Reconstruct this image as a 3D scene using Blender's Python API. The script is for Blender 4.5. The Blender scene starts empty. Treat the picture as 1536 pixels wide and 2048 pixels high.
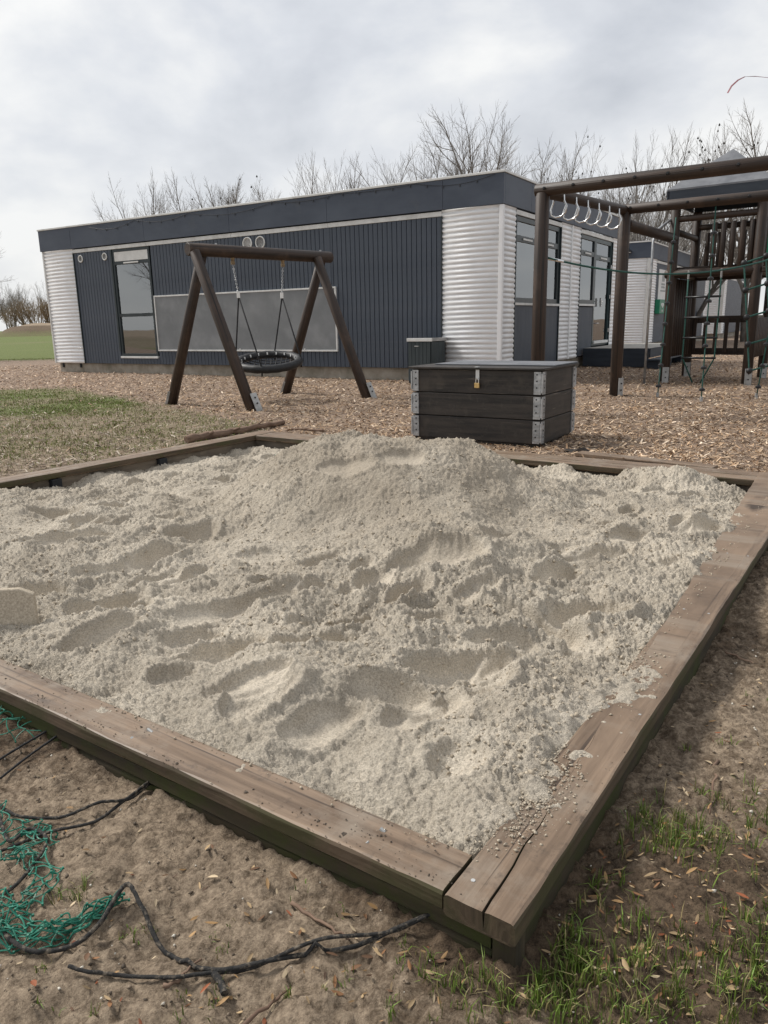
import bpy, math, random
import numpy as np
from mathutils import Matrix, Vector
random.seed(7); rng = np.random.default_rng(11)
R = math.radians
scene = bpy.context.scene
COL = scene.collection

# ------------------------------------------------------------------ camera
FPX = 1507.5
CAMH = 1.07
c_r = np.array([0.99979574, -0.00491002, -0.01960553])
c_u = np.array([0.02021101, 0.24288805, 0.96984376])
c_f = np.array([0.0, 0.9700419, -0.24293768])
cd = bpy.data.cameras.new('camera'); cam = bpy.data.objects.new('camera', cd); COL.objects.link(cam)
cd.sensor_fit = 'VERTICAL'; cd.sensor_height = 24.0; cd.lens = FPX / 2048 * 24.0
cd.clip_start = 0.05; cd.clip_end = 2000
cam.matrix_world = Matrix(((c_r[0], c_u[0], -c_f[0], 0), (c_r[1], c_u[1], -c_f[1], 0), (c_r[2], c_u[2], -c_f[2], CAMH), (0, 0, 0, 1)))
scene.camera = cam

# ------------------------------------------------------------------ world, sun, exposure
SUN_AZ, SUN_EL = R(-62), R(45)          # azimuth from +Y towards +X
world = bpy.data.worlds.new('World'); scene.world = world; world.use_nodes = True
wt = world.node_tree; wn = wt.nodes; wn.clear()
def WN(t, **k):
    n = wn.new(t)
    for a, b in k.items(): setattr(n, a, b)
    return n
w_out = WN('ShaderNodeOutputWorld'); w_bg = WN('ShaderNodeBackground'); w_bg.inputs[1].default_value = 0.1
w_sky = WN('ShaderNodeTexSky', sky_type='NISHITA', sun_disc=False, sun_elevation=SUN_EL, sun_rotation=SUN_AZ)
w_tc = WN('ShaderNodeTexCoord'); w_sep = WN('ShaderNodeSeparateXYZ')
w_mz = WN('ShaderNodeMath', operation='MAXIMUM'); w_mz.inputs[1].default_value = 0.0
w_az = WN('ShaderNodeMath', operation='ADD'); w_az.inputs[1].default_value = 0.42
w_dx = WN('ShaderNodeMath', operation='DIVIDE'); w_dy = WN('ShaderNodeMath', operation='DIVIDE')
w_cmb = WN('ShaderNodeCombineXYZ')
w_no = WN('ShaderNodeTexNoise'); w_no.inputs['Scale'].default_value = 2.1; w_no.inputs['Detail'].default_value = 7; w_no.inputs['Roughness'].default_value = 0.52; w_no.inputs['Distortion'].default_value = 0.15
w_rp = WN('ShaderNodeValToRGB')
e = w_rp.color_ramp.elements
e[0].position = 0.36; e[0].color = (0.45, 0.475, 0.52, 1)
e[1].position = 0.62; e[1].color = (0.80, 0.80, 0.79, 1)
m = w_rp.color_ramp.elements.new(0.50); m.color = (0.61, 0.63, 0.665, 1)
w_hz = WN('ShaderNodeMapRange'); w_hz.inputs['From Min'].default_value = 0.0; w_hz.inputs['From Max'].default_value = 0.30; w_hz.inputs['To Min'].default_value = 0.75; w_hz.inputs['To Max'].default_value = 0.0
w_mh = WN('ShaderNodeMixRGB'); w_mh.inputs[2].default_value = (0.71, 0.712, 0.71, 1)
w_sc = WN('ShaderNodeVectorMath', operation='SCALE'); w_sc.inputs['Scale'].default_value = 8.6
w_mx = WN('ShaderNodeMixRGB'); w_mx.inputs[0].default_value = 0.95
L = wt.links.new
L(w_tc.outputs['Generated'], w_sep.inputs[0]); L(w_sep.outputs[2], w_mz.inputs[0]); L(w_mz.outputs[0], w_az.inputs[0])
L(w_sep.outputs[0], w_dx.inputs[0]); L(w_az.outputs[0], w_dx.inputs[1]); L(w_sep.outputs[1], w_dy.inputs[0]); L(w_az.outputs[0], w_dy.inputs[1])
L(w_dx.outputs[0], w_cmb.inputs[0]); L(w_dy.outputs[0], w_cmb.inputs[1]); L(w_cmb.outputs[0], w_no.inputs['Vector'])
L(w_no.outputs['Fac'], w_rp.inputs[0]); L(w_mz.outputs[0], w_hz.inputs['Value'])
L(w_hz.outputs[0], w_mh.inputs[0]); L(w_rp.outputs[0], w_mh.inputs[1]); L(w_mh.outputs[0], w_sc.inputs[0])
L(w_sky.outputs[0], w_mx.inputs[1]); L(w_sc.outputs[0], w_mx.inputs[2]); L(w_mx.outputs[0], w_bg.inputs[0]); L(w_bg.outputs[0], w_out.inputs[0])

sd = bpy.data.lights.new('sun', 'SUN'); sd.energy = 2.9; sd.angle = R(14); sd.color = (1.0, 0.965, 0.91)
sun = bpy.data.objects.new('sun', sd); COL.objects.link(sun)
sdir = Vector((math.sin(SUN_AZ) * math.cos(SUN_EL), math.cos(SUN_AZ) * math.cos(SUN_EL), math.sin(SUN_EL)))
sun.rotation_euler = sdir.to_track_quat('Z', 'Y').to_euler()
sun.location = sdir * 60
scene.view_settings.view_transform = 'Standard'; scene.view_settings.look = 'None'
scene.view_settings.exposure = 0.5; scene.view_settings.gamma = 1.0
scene.render.engine = 'CYCLES'
scene.render.resolution_x = 768; scene.render.resolution_y = 1024

# ------------------------------------------------------------------ layout helpers
def at(x, y, z=0.0):                    # photograph point -> place on the level z
    d = c_f + c_r * (x - 768) / FPX - c_u * (y - 1024) / FPX
    t = (z - CAMH) / d[2]
    return np.array([t * d[0], t * d[1], z])
def atY(x, y, Y):
    d = c_f + c_r * (x - 768) / FPX - c_u * (y - 1024) / FPX
    t = Y / d[1]
    return np.array([t * d[0], Y, CAMH + t * d[2]])

# ------------------------------------------------------------------ numpy noise
def _hash(ix, iy, s):
    h = (ix.astype(np.int64) * 374761393 + iy.astype(np.int64) * 668265263 + s * 1442695041) & 0x7fffffff
    h = ((h ^ (h >> 13)) * 1274126177) & 0x7fffffff
    h = ((h ^ (h >> 15)) * 1103515245 + 12345) & 0x7fffffff
    return h ^ (h >> 16)
def perlin(x, y, s=0):
    x = np.asarray(x, float); y = np.asarray(y, float)
    x0 = np.floor(x); y0 = np.floor(y); fx = x - x0; fy = y - y0
    u = fx * fx * fx * (fx * (fx * 6 - 15) + 10); v = fy * fy * fy * (fy * (fy * 6 - 15) + 10)
    def g(ix, iy, dx, dy):
        a = (_hash(ix, iy, s) & 1023) / 1024.0 * 2 * np.pi
        return np.cos(a) * dx + np.sin(a) * dy
    n00 = g(x0, y0, fx, fy); n10 = g(x0 + 1, y0, fx - 1, fy); n01 = g(x0, y0 + 1, fx, fy - 1); n11 = g(x0 + 1, y0 + 1, fx - 1, fy - 1)
    a = n00 + u * (n10 - n00); b = n01 + u * (n11 - n01)
    return (a + v * (b - a)) * 1.5
def fbm(x, y, f, o=4, s=0, gain=0.5):
    t = 0; a = 1.0
    for i in range(o):
        t = t + a * perlin(x * f, y * f, s + i * 17); f *= 2.03; a *= gain
    return t
def worley(x, y, f, s=0):               # distance to the nearest jittered point, and that point's random value
    x = np.asarray(x) * f; y = np.asarray(y) * f; ix = np.floor(x); iy = np.floor(y)
    best = np.full(x.shape, 9.0); val = np.zeros(x.shape)
    for dx in (-1, 0, 1):
        for dy in (-1, 0, 1):
            h = _hash(ix + dx, iy + dy, s)
            px = ix + dx + (h & 1023) / 1024.0; py = iy + dy + ((h >> 10) & 1023) / 1024.0
            d = np.hypot(x - px, y - py); m = d < best
            best = np.where(m, d, best); val = np.where(m, ((h >> 20) & 255) / 255.0, val)
    return best, val
def sstep(a, b, x):
    t = np.clip((x - a) / (b - a), 0, 1); return t * t * (3 - 2 * t)

# ------------------------------------------------------------------ materials
MAT = {}
def new_mat(name):
    m = bpy.data.materials.new(name); m.use_nodes = True; MAT[name] = m
    nt = m.node_tree; return m, nt, nt.nodes['Principled BSDF'], nt.links.new
def pm(name, c1, c2=None, scale=6.0, rough=0.7, metal=0.0, bump=0.0, bscale=None, detail=5.0, coords='Object', stretch=(1, 1, 1), c3=None, s3=1.5, p3=(0.5, 0.65), spec=0.4, dist=0.002, ramp=(0.35, 0.65), rvar=0.0, crack=None, cst=(1.3, 60, 60), cth=(0.60, 0.66), stain=None):
    """two-tone noise paint/wood/metal with optional patches of a third colour and fine relief"""
    m, nt, b, L = new_mat(name); N = nt.nodes.new
    b.inputs['Roughness'].default_value = rough; b.inputs['Metallic'].default_value = metal
    b.inputs['Specular IOR Level'].default_value = spec
    if coords == 'g':
        tc = N('ShaderNodeAttribute'); tc.attribute_name = 'g'; vec = tc.outputs['Vector']
    else:
        tc = N('ShaderNodeTexCoord'); vec = tc.outputs['Object']
    mp = N('ShaderNodeMapping'); mp.inputs['Scale'].default_value = stretch; L(vec, mp.inputs['Vector'])
    no = N('ShaderNodeTexNoise'); no.inputs['Scale'].default_value = scale; no.inputs['Detail'].default_value = detail; no.inputs['Roughness'].default_value = 0.6
    L(mp.outputs[0], no.inputs['Vector'])
    rp = N('ShaderNodeValToRGB'); rp.color_ramp.elements[0].position = ramp[0]; rp.color_ramp.elements[1].position = ramp[1]
    rp.color_ramp.elements[0].color = (*c1, 1); rp.color_ramp.elements[1].color = (*(c2 or c1), 1)
    L(no.outputs['Fac'], rp.inputs[0]); col = rp.outputs[0]
    if c3:
        n3 = N('ShaderNodeTexNoise'); n3.inputs['Scale'].default_value = s3; n3.inputs['Detail'].default_value = 6; n3.inputs['Roughness'].default_value = 0.65
        L(vec, n3.inputs['Vector'])
        r3 = N('ShaderNodeMapRange'); r3.inputs['From Min'].default_value = p3[0]; r3.inputs['From Max'].default_value = p3[1]; L(n3.outputs['Fac'], r3.inputs['Value'])
        mx = N('ShaderNodeMixRGB'); mx.inputs[2].default_value = (*c3, 1); L(r3.outputs[0], mx.inputs[0]); L(col, mx.inputs[1]); col = mx.outputs[0]
    crk = None
    if crack:
        mc = N('ShaderNodeMapping'); mc.inputs['Scale'].default_value = cst; L(vec, mc.inputs['Vector'])
        nc = N('ShaderNodeTexNoise'); nc.inputs['Scale'].default_value = 1.0; nc.inputs['Detail'].default_value = 4; L(mc.outputs[0], nc.inputs['Vector'])
        rc_ = N('ShaderNodeMapRange'); rc_.inputs['From Min'].default_value = cth[0]; rc_.inputs['From Max'].default_value = cth[1]; L(nc.outputs['Fac'], rc_.inputs['Value'])
        mc2 = N('ShaderNodeMixRGB'); mc2.inputs[2].default_value = (*crack, 1); L(rc_.outputs[0], mc2.inputs[0]); L(col, mc2.inputs[1]); col = mc2.outputs[0]; crk = rc_.outputs[0]
    if stain:
        ns_ = N('ShaderNodeTexNoise'); ns_.inputs['Scale'].default_value = 17; ns_.inputs['Detail'].default_value = 8; ns_.inputs['Roughness'].default_value = 0.75; L(vec, ns_.inputs['Vector'])
        rs_ = N('ShaderNodeMapRange'); rs_.inputs['From Min'].default_value = 0.55; rs_.inputs['From Max'].default_value = 0.68; rs_.inputs['To Max'].default_value = 0.8; L(ns_.outputs['Fac'], rs_.inputs['Value'])
        ms_ = N('ShaderNodeMixRGB'); ms_.inputs[2].default_value = (*stain, 1); L(rs_.outputs[0], ms_.inputs[0]); L(col, ms_.inputs[1]); col = ms_.outputs[0]
    L(col, b.inputs['Base Color'])
    if rvar:
        rr = N('ShaderNodeMapRange'); rr.inputs['To Min'].default_value = rough - rvar; rr.inputs['To Max'].default_value = rough + rvar
        L(no.outputs['Fac'], rr.inputs['Value']); L(rr.outputs[0], b.inputs['Roughness'])
    if bump:
        nb = N('ShaderNodeTexNoise'); nb.inputs['Scale'].default_value = bscale or scale * 3; nb.inputs['Detail'].default_value = 5
        L(mp.outputs[0], nb.inputs['Vector'])
        bp = N('ShaderNodeBump'); bp.inputs['Strength'].default_value = bump; bp.inputs['Distance'].default_value = dist
        L(nb.outputs['Fac'], bp.inputs['Height']); L(bp.outputs[0], b.inputs['Normal'])
    return m
def attr_mat(name, attr='Col', rough=0.85, spec=0.2, transl=0.0, bscale=0, bump=0.3):
    m, nt, b, L = new_mat(name)
    a = nt.nodes.new('ShaderNodeAttribute'); a.attribute_name = attr
    L(a.outputs['Color'], b.inputs['Base Color']); b.inputs['Roughness'].default_value = rough; b.inputs['Specular IOR Level'].default_value = spec
    return m

pm('log_wood', (0.012, 0.008, 0.006), (0.054, 0.032, 0.021), scale=1.0, rough=0.55, coords='g', stretch=(0.7, 30, 30), bump=0.8, bscale=2.2, c3=(0.085, 0.052, 0.034), s3=2.6, p3=(0.52, 0.82), dist=0.006, ramp=(.30, .70), rvar=.15, crack=(0.006, 0.004, 0.003), cst=(0.8, 55, 55), cth=(.62, .67))
pm('plank_wood', (0.115, 0.077, 0.050), (0.232, 0.163, 0.110), scale=1.0, rough=0.54, coords='g', stretch=(2.2, 38, 38), bump=0.5, bscale=2.6, c3=(0.235, 0.190, 0.145), s3=5.0, p3=(0.50, 0.70), dist=0.003, rvar=0.15, crack=(0.050, 0.033, 0.022), cth=(.61, .70), stain=(0.070, 0.050, 0.035))
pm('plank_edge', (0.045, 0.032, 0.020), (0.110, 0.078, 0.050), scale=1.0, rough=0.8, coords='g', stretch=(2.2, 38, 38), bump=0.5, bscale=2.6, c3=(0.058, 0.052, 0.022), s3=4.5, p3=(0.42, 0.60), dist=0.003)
pm('mossy_board', (0.030, 0.024, 0.014), (0.060, 0.046, 0.026), scale=1.0, rough=0.85, coords='g', stretch=(2.5, 30, 30), bump=0.5, bscale=3, c3=(0.040, 0.046, 0.010), s3=5, p3=(0.42, 0.58), dist=0.003)
pm('grey_board', (0.13, 0.105, 0.08), (0.21, 0.175, 0.135), scale=1.0, rough=0.8, coords='g', stretch=(2, 30, 30), bump=0.5, bscale=3, c3=(0.07, 0.06, 0.045), s3=3, p3=(0.45, 0.65), dist=0.003)
pm('box_wood', (0.012, 0.0105, 0.010), (0.040, 0.033, 0.028), scale=1.0, rough=0.55, coords='g', stretch=(2.0, 26, 26), bump=0.4, bscale=2.5, c3=(0.066, 0.054, 0.043), s3=2.6, p3=(0.52, 0.72), dist=0.002, crack=(0.10, 0.085, 0.068), cst=(2.5, 45, 45), cth=(.66, .72), stain=(.055, .047, .038))
pm('galvanised', (0.30, 0.31, 0.32), (0.52, 0.53, 0.54), scale=14, rough=0.45, metal=0.75, bump=0.15)
pm('dull_zinc', (0.30, 0.30, 0.29), (0.46, 0.46, 0.45), scale=9, rough=0.6, metal=0.35, bump=0.1)
pm('brass', (0.55, 0.38, 0.16), (0.66, 0.47, 0.22), scale=20, rough=0.35, metal=0.8)
pm('bronze', (0.14, 0.10, 0.06), (0.30, 0.22, 0.13), scale=40, rough=0.5, metal=0.6)
pm('chrome', (0.62, 0.62, 0.62), (0.72, 0.72, 0.72), scale=8, rough=0.25, metal=0.9)
pm('corrugated', (0.80, 0.805, 0.81), (0.86, 0.862, 0.865), scale=3, rough=0.5, metal=0.08, c3=(0.66, 0.66, 0.65), s3=1.4, p3=(0.55, 0.8))
pm('cladding', (0.048, 0.060, 0.080), (0.070, 0.085, 0.109), scale=1.0, rough=0.5, coords='g', stretch=(1.2, 8, 8), bump=0.15, bscale=4, c3=(0.095, 0.104, 0.118), s3=1.3, p3=(0.55, 0.85), stain=(0.085, 0.095, 0.105))
pm('fascia_paint', (0.048, 0.060, 0.084), (0.068, 0.083, 0.110), scale=1.1, rough=0.5, c3=(0.085, 0.092, 0.10), s3=2.0, p3=(0.60, 0.85), stretch=(1, 1, 2.5), bump=0.08)
pm('backing', (0.012, 0.014, 0.017), (0.018, 0.02, 0.024), rough=0.8)
pm('white_trim', (0.60, 0.60, 0.58), (0.72, 0.72, 0.70), scale=5, rough=0.5, c3=(0.42, 0.41, 0.38), s3=2, p3=(0.55, 0.8))
pm('concrete', (0.26, 0.23, 0.185), (0.38, 0.345, 0.29), scale=5, rough=0.9, bump=0.3, c3=(0.20, 0.18, 0.14), s3=1.5)
pm('frame_paint', (0.020, 0.029, 0.032), (0.030, 0.041, 0.045), scale=4, rough=0.35)
pm('door_paint', (0.022, 0.042, 0.045), (0.030, 0.052, 0.055), scale=4, rough=0.35)
pm('deck_paint', (0.014, 0.020, 0.030), (0.026, 0.034, 0.047), scale=1, rough=0.6, coords='g', stretch=(2, 14, 14), bump=0.2)
pm('deck_top', (0.30, 0.28, 0.25), (0.42, 0.40, 0.36), scale=1, rough=0.8, coords='g', stretch=(2, 14, 14), bump=0.2)
pm('chalk', (0.165, 0.174, 0.180), (0.215, 0.224, 0.230), scale=1.6, rough=0.72, c3=(0.27, 0.28, 0.285), s3=3.0, p3=(0.5, 0.9), detail=9)
pm('room_wall', (0.10, 0.10, 0.105), (0.14, 0.14, 0.145), rough=0.9)
pm('room_floor', (0.06, 0.057, 0.054), (0.09, 0.086, 0.08), rough=0.7)
pm('rubber_black', (0.010, 0.010, 0.011), (0.022, 0.022, 0.023), scale=30, rough=0.55, bump=0.4)
pm('rope_black', (0.008, 0.008, 0.009), (0.020, 0.020, 0.021), scale=60, rough=0.8, bump=0.8, bscale=300)
pm('rope_muddy', (0.010, 0.010, 0.010), (0.030, 0.028, 0.026), scale=90, rough=0.9, bump=1.0, bscale=350, c3=(0.17, 0.14, 0.105), s3=70, p3=(0.52, 0.68))
pm('rope_green', (0.012, 0.060, 0.048), (0.024, 0.095, 0.075), scale=40, rough=0.7, bump=0.5, bscale=200)
pm('net_green', (0.006, 0.095, 0.060), (0.022, 0.190, 0.125), scale=25, rough=0.6, c3=(0.20, 0.25, 0.20), s3=40, p3=(0.55, 0.75))
pm('plastic_green', (0.008, 0.16, 0.085), (0.012, 0.19, 0.10), rough=0.4)
pm('plastic_black', (0.012, 0.012, 0.013), (0.02, 0.02, 0.021), rough=0.4)
pm('roof_felt', (0.105, 0.110, 0.122), (0.165, 0.170, 0.182), scale=5, rough=0.75, bump=0.2)
pm('white_plastic', (0.72, 0.72, 0.70), (0.78, 0.78, 0.76), rough=0.45)
pm('poster_paper', (0.66, 0.67, 0.66), (0.78, 0.78, 0.77), scale=3, rough=0.6)
pm('poster_ink', (0.28, 0.30, 0.30), (0.36, 0.38, 0.38), scale=6, rough=0.6)
pm('red_plastic', (0.35, 0.03, 0.03), (0.45, 0.05, 0.04), rough=0.4)
pm('tape_red', (0.08, 0.012, 0.018), (0.18, 0.03, 0.04), scale=12, rough=0.6)
pm('paint_white', (0.60, 0.66, 0.62), (0.74, 0.78, 0.74), scale=20, rough=0.6)
pm('paint_leaf', (0.16, 0.34, 0.12), (0.30, 0.48, 0.22), scale=20, rough=0.6)
pm('paint_teal', (0.10, 0.28, 0.26), (0.16, 0.36, 0.34), scale=20, rough=0.6)
pm('bark', (0.070, 0.061, 0.052), (0.150, 0.134, 0.115), scale=6, rough=0.9, bump=0.4)
pm('twig', (0.155, 0.138, 0.122), (0.255, 0.233, 0.208), scale=2, rough=0.9)
pm('straw_twig', (0.20, 0.145, 0.085), (0.32, 0.24, 0.15), scale=2, rough=0.9)
pm('seed', (0.018, 0.015, 0.013), (0.03, 0.025, 0.02), rough=0.9)
pm('branch_bark', (0.10, 0.060, 0.040), (0.22, 0.145, 0.10), scale=1, rough=0.85, coords='g', stretch=(6, 40, 40), bump=0.6, bscale=2, dist=0.004)
pm('bark_scrap', (0.018, 0.014, 0.011), (0.040, 0.030, 0.023), scale=20, rough=0.6, bump=0.5)
pm('bin_paint', (0.030, 0.040, 0.044), (0.050, 0.064, 0.068), scale=1, rough=0.6, coords='g', stretch=(2, 12, 12), bump=0.2)
pm('flat_bar', (0.55, 0.56, 0.56), (0.66, 0.67, 0.67), scale=14, rough=0.4, metal=0.5)
attr_mat('chip', rough=0.9, spec=0.15)
attr_mat('litter', rough=0.7, spec=0.25)
attr_mat('blade', rough=0.55, spec=0.3)

# glass: see-through with real reflections
m, nt, b, Lk = new_mat('glass')
nt.nodes.remove(b); out = nt.nodes['Material Output']
tr = nt.nodes.new('ShaderNodeBsdfTransparent'); tr.inputs[0].default_value = (0.62, 0.66, 0.66, 1)
gl = nt.nodes.new('ShaderNodeBsdfGlossy'); gl.inputs['Roughness'].default_value = 0.015; gl.inputs[0].default_value = (0.9, 0.93, 0.95, 1)
fr = nt.nodes.new('ShaderNodeFresnel'); fr.inputs[0].default_value = 3.2
nz = nt.nodes.new('ShaderNodeTexNoise'); nz.inputs['Scale'].default_value = 1.2; tcn = nt.nodes.new('ShaderNodeTexCoord'); Lk(tcn.outputs['Object'], nz.inputs['Vector'])
bp = nt.nodes.new('ShaderNodeBump'); bp.inputs['Strength'].default_value = 0.04; bp.inputs['Distance'].default_value = 0.02; Lk(nz.outputs['Fac'], bp.inputs['Height']); Lk(bp.outputs[0], gl.inputs['Normal'])
mx = nt.nodes.new('ShaderNodeMixShader'); Lk(fr.outputs[0], mx.inputs[0]); Lk(tr.outputs[0], mx.inputs[1]); Lk(gl.outputs[0], mx.inputs[2]); Lk(mx.outputs[0], out.inputs[0])

# sand
m, nt, b, Lk = new_mat('sand'); N_ = nt.nodes.new
b.inputs['Roughness'].default_value = 0.95; b.inputs['Specular IOR Level'].default_value = 0.15
tc = N_('ShaderNodeTexCoord')
n1 = N_('ShaderNodeTexNoise'); n1.inputs['Scale'].default_value = 2.2; n1.inputs['Detail'].default_value = 8; n1.inputs['Roughness'].default_value = 0.65; Lk(tc.outputs['Object'], n1.inputs['Vector'])
r1 = N_('ShaderNodeValToRGB'); r1.color_ramp.elements[0].position = 0.36; r1.color_ramp.elements[1].position = 0.64
r1.color_ramp.elements[0].color = (0.392, 0.342, 0.274, 1); r1.color_ramp.elements[1].color = (0.565, 0.502, 0.410, 1); Lk(n1.outputs['Fac'], r1.inputs[0])
n2 = N_('ShaderNodeTexNoise'); n2.inputs['Scale'].default_value = 190; n2.inputs['Detail'].default_value = 4; n2.inputs['Roughness'].default_value = 0.75; Lk(tc.outputs['Object'], n2.inputs['Vector'])
r2 = N_('ShaderNodeMapRange'); r2.inputs['From Min'].default_value = 0.3; r2.inputs['From Max'].default_value = 0.7; r2.inputs['To Min'].default_value = 0.58; r2.inputs['To Max'].default_value = 1.34; Lk(n2.outputs['Fac'], r2.inputs['Value'])
vm = N_('ShaderNodeVectorMath'); vm.operation = 'SCALE'; sand_attr = N_('ShaderNodeAttribute'); sand_attr.attribute_name = 'Rough'; heap_sep = N_('ShaderNodeSeparateColor'); Lk(sand_attr.outputs['Color'], heap_sep.inputs[0])
heap_mix = N_('ShaderNodeMixRGB'); heap_mix.inputs[2].default_value = (0.335, 0.284, 0.221, 1); heap_fac = N_('ShaderNodeMath'); heap_fac.operation = 'MULTIPLY'; heap_fac.inputs[1].default_value = 0.75; Lk(heap_sep.outputs[1], heap_fac.inputs[0]); Lk(heap_fac.outputs[0], heap_mix.inputs[0]); Lk(r1.outputs[0], heap_mix.inputs[1])  # mixes in a darker sand tone over the heap
Lk(heap_mix.outputs[0], vm.inputs[0]); Lk(r2.outputs[0], vm.inputs['Scale']); Lk(vm.outputs[0], b.inputs['Base Color'])
n3 = N_('ShaderNodeTexNoise'); n3.inputs['Scale'].default_value = 95; n3.inputs['Detail'].default_value = 5; n3.inputs['Roughness'].default_value = 0.7; Lk(tc.outputs['Object'], n3.inputs['Vector'])
at2 = N_('ShaderNodeSeparateColor'); Lk(sand_attr.outputs['Color'], at2.inputs[0])
bs_ = N_('ShaderNodeMath'); bs_.operation = 'MULTIPLY_ADD'; bs_.inputs[1].default_value = 0.60; bs_.inputs[2].default_value = 0.38; Lk(at2.outputs[0], bs_.inputs[0])
bp = N_('ShaderNodeBump'); bp.inputs['Distance'].default_value = 0.0125; Lk(bs_.outputs[0], bp.inputs['Strength']); Lk(n3.outputs['Fac'], bp.inputs['Height']); Lk(bp.outputs[0], b.inputs['Normal'])

# ground: attribute 'Mask' = (wood chip cover, grass cover, pale sand cover)
m, nt, b, Lk = new_mat('ground'); N_ = nt.nodes.new
b.inputs['Roughness'].default_value = 0.92; b.inputs['Specular IOR Level'].default_value = 0.2
tc = N_('ShaderNodeTexCoord'); at_ = N_('ShaderNodeAttribute'); at_.attribute_name = 'Mask'
sp = N_('ShaderNodeSeparateColor'); Lk(at_.outputs['Color'], sp.inputs[0])
def gnoise(sc, det=6, ro=0.6):
    n = N_('ShaderNodeTexNoise'); n.inputs['Scale'].default_value = sc; n.inputs['Detail'].default_value = det; n.inputs['Roughness'].default_value = ro
    Lk(tc.outputs['Object'], n.inputs['Vector']); return n.outputs['Fac']
def gramp(f, a, c1, bb, c2):
    r = N_('ShaderNodeValToRGB'); r.color_ramp.elements[0].position = a; r.color_ramp.elements[0].color = (*c1, 1)
    r.color_ramp.elements[1].position = bb; r.color_ramp.elements[1].color = (*c2, 1); Lk(f, r.inputs[0]); return r.outputs[0]
def gmix(fac, a, bb):
    x = N_('ShaderNodeMixRGB'); Lk(fac, x.inputs[0]); Lk(a, x.inputs[1]); Lk(bb, x.inputs[2]); return x.outputs[0]
def mask(chan, noise, width=0.22):     # sharpen a soft mask with noise
    a = N_('ShaderNodeMath'); a.operation = 'ADD'; Lk(chan, a.inputs[0]); s = N_('ShaderNodeMath'); s.operation = 'MULTIPLY_ADD'; Lk(noise, s.inputs[0]); s.inputs[1].default_value = 1.3; s.inputs[2].default_value = -0.65
    Lk(s.outputs[0], a.inputs[1]); r = N_('ShaderNodeMapRange'); r.inputs['From Min'].default_value = 0.5 - width; r.inputs['From Max'].default_value = 0.5 + width; Lk(a.outputs[0], r.inputs['Value']); return r.outputs[0]
soil = gramp(gnoise(30, 9, 0.8), 0.38, (0.038, 0.026, 0.017), 0.62, (0.200, 0.142, 0.094))
sandy = gramp(gnoise(44, 9, 0.8), 0.38, (0.120, 0.088, 0.060), 0.62, (0.43, 0.335, 0.240))
chipc = gramp(gnoise(16, 8, 0.8), 0.36, (0.085, 0.055, 0.038), 0.64, (0.40, 0.30, 0.225))
grassc = gramp(gnoise(14, 8, 0.75), 0.33, (0.058, 0.082, 0.018), 0.68, (0.170, 0.195, 0.060))
base = gmix(mask(sp.outputs[2], gnoise(11, 9, 0.8), 0.16), soil, sandy)
base = gmix(mask(sp.outputs[1], gnoise(5, 8, 0.75), 0.25), base, grassc)
base = gmix(mask(sp.outputs[0], gnoise(4, 8, 0.75), 0.2), base, chipc)
Lk(base, b.inputs['Base Color'])
nb = gnoise(75, 7, 0.75)
bp = N_('ShaderNodeBump'); bp.inputs['Strength'].default_value = 0.9; bp.inputs['Distance'].default_value = 0.018; Lk(nb, bp.inputs['Height']); Lk(bp.outputs[0], b.inputs['Normal'])

# ------------------------------------------------------------------ mesh helpers
def link(name, me, mat, parent=None):
    o = bpy.data.objects.new(name, me); COL.objects.link(o)
    if mat: me.materials.append(MAT[mat]) if not me.materials else None
    if parent: o.parent = parent
    return o
def np_mesh(name, V, F, smooth=False, col=None, colname='Col'):
    V = np.asarray(V, np.float32); F = np.asarray(F, np.int32); k = F.shape[1]
    me = bpy.data.meshes.new(name)
    me.vertices.add(len(V)); me.vertices.foreach_set('co', V.ravel())
    me.loops.add(F.size); me.loops.foreach_set('vertex_index', F.ravel())
    me.polygons.add(len(F)); me.polygons.foreach_set('loop_start', np.arange(0, F.size, k, dtype=np.int32))
    if col is not None:
        a = me.color_attributes.new(colname, 'FLOAT_COLOR', 'POINT')
        c = np.ones((len(V), 4), np.float32); c[:, :3] = col; a.data.foreach_set('color', c.ravel())
    me.update(calc_edges=True); me.validate()
    me.polygons.foreach_set('use_smooth', np.full(len(F), smooth))
    return me
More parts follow.
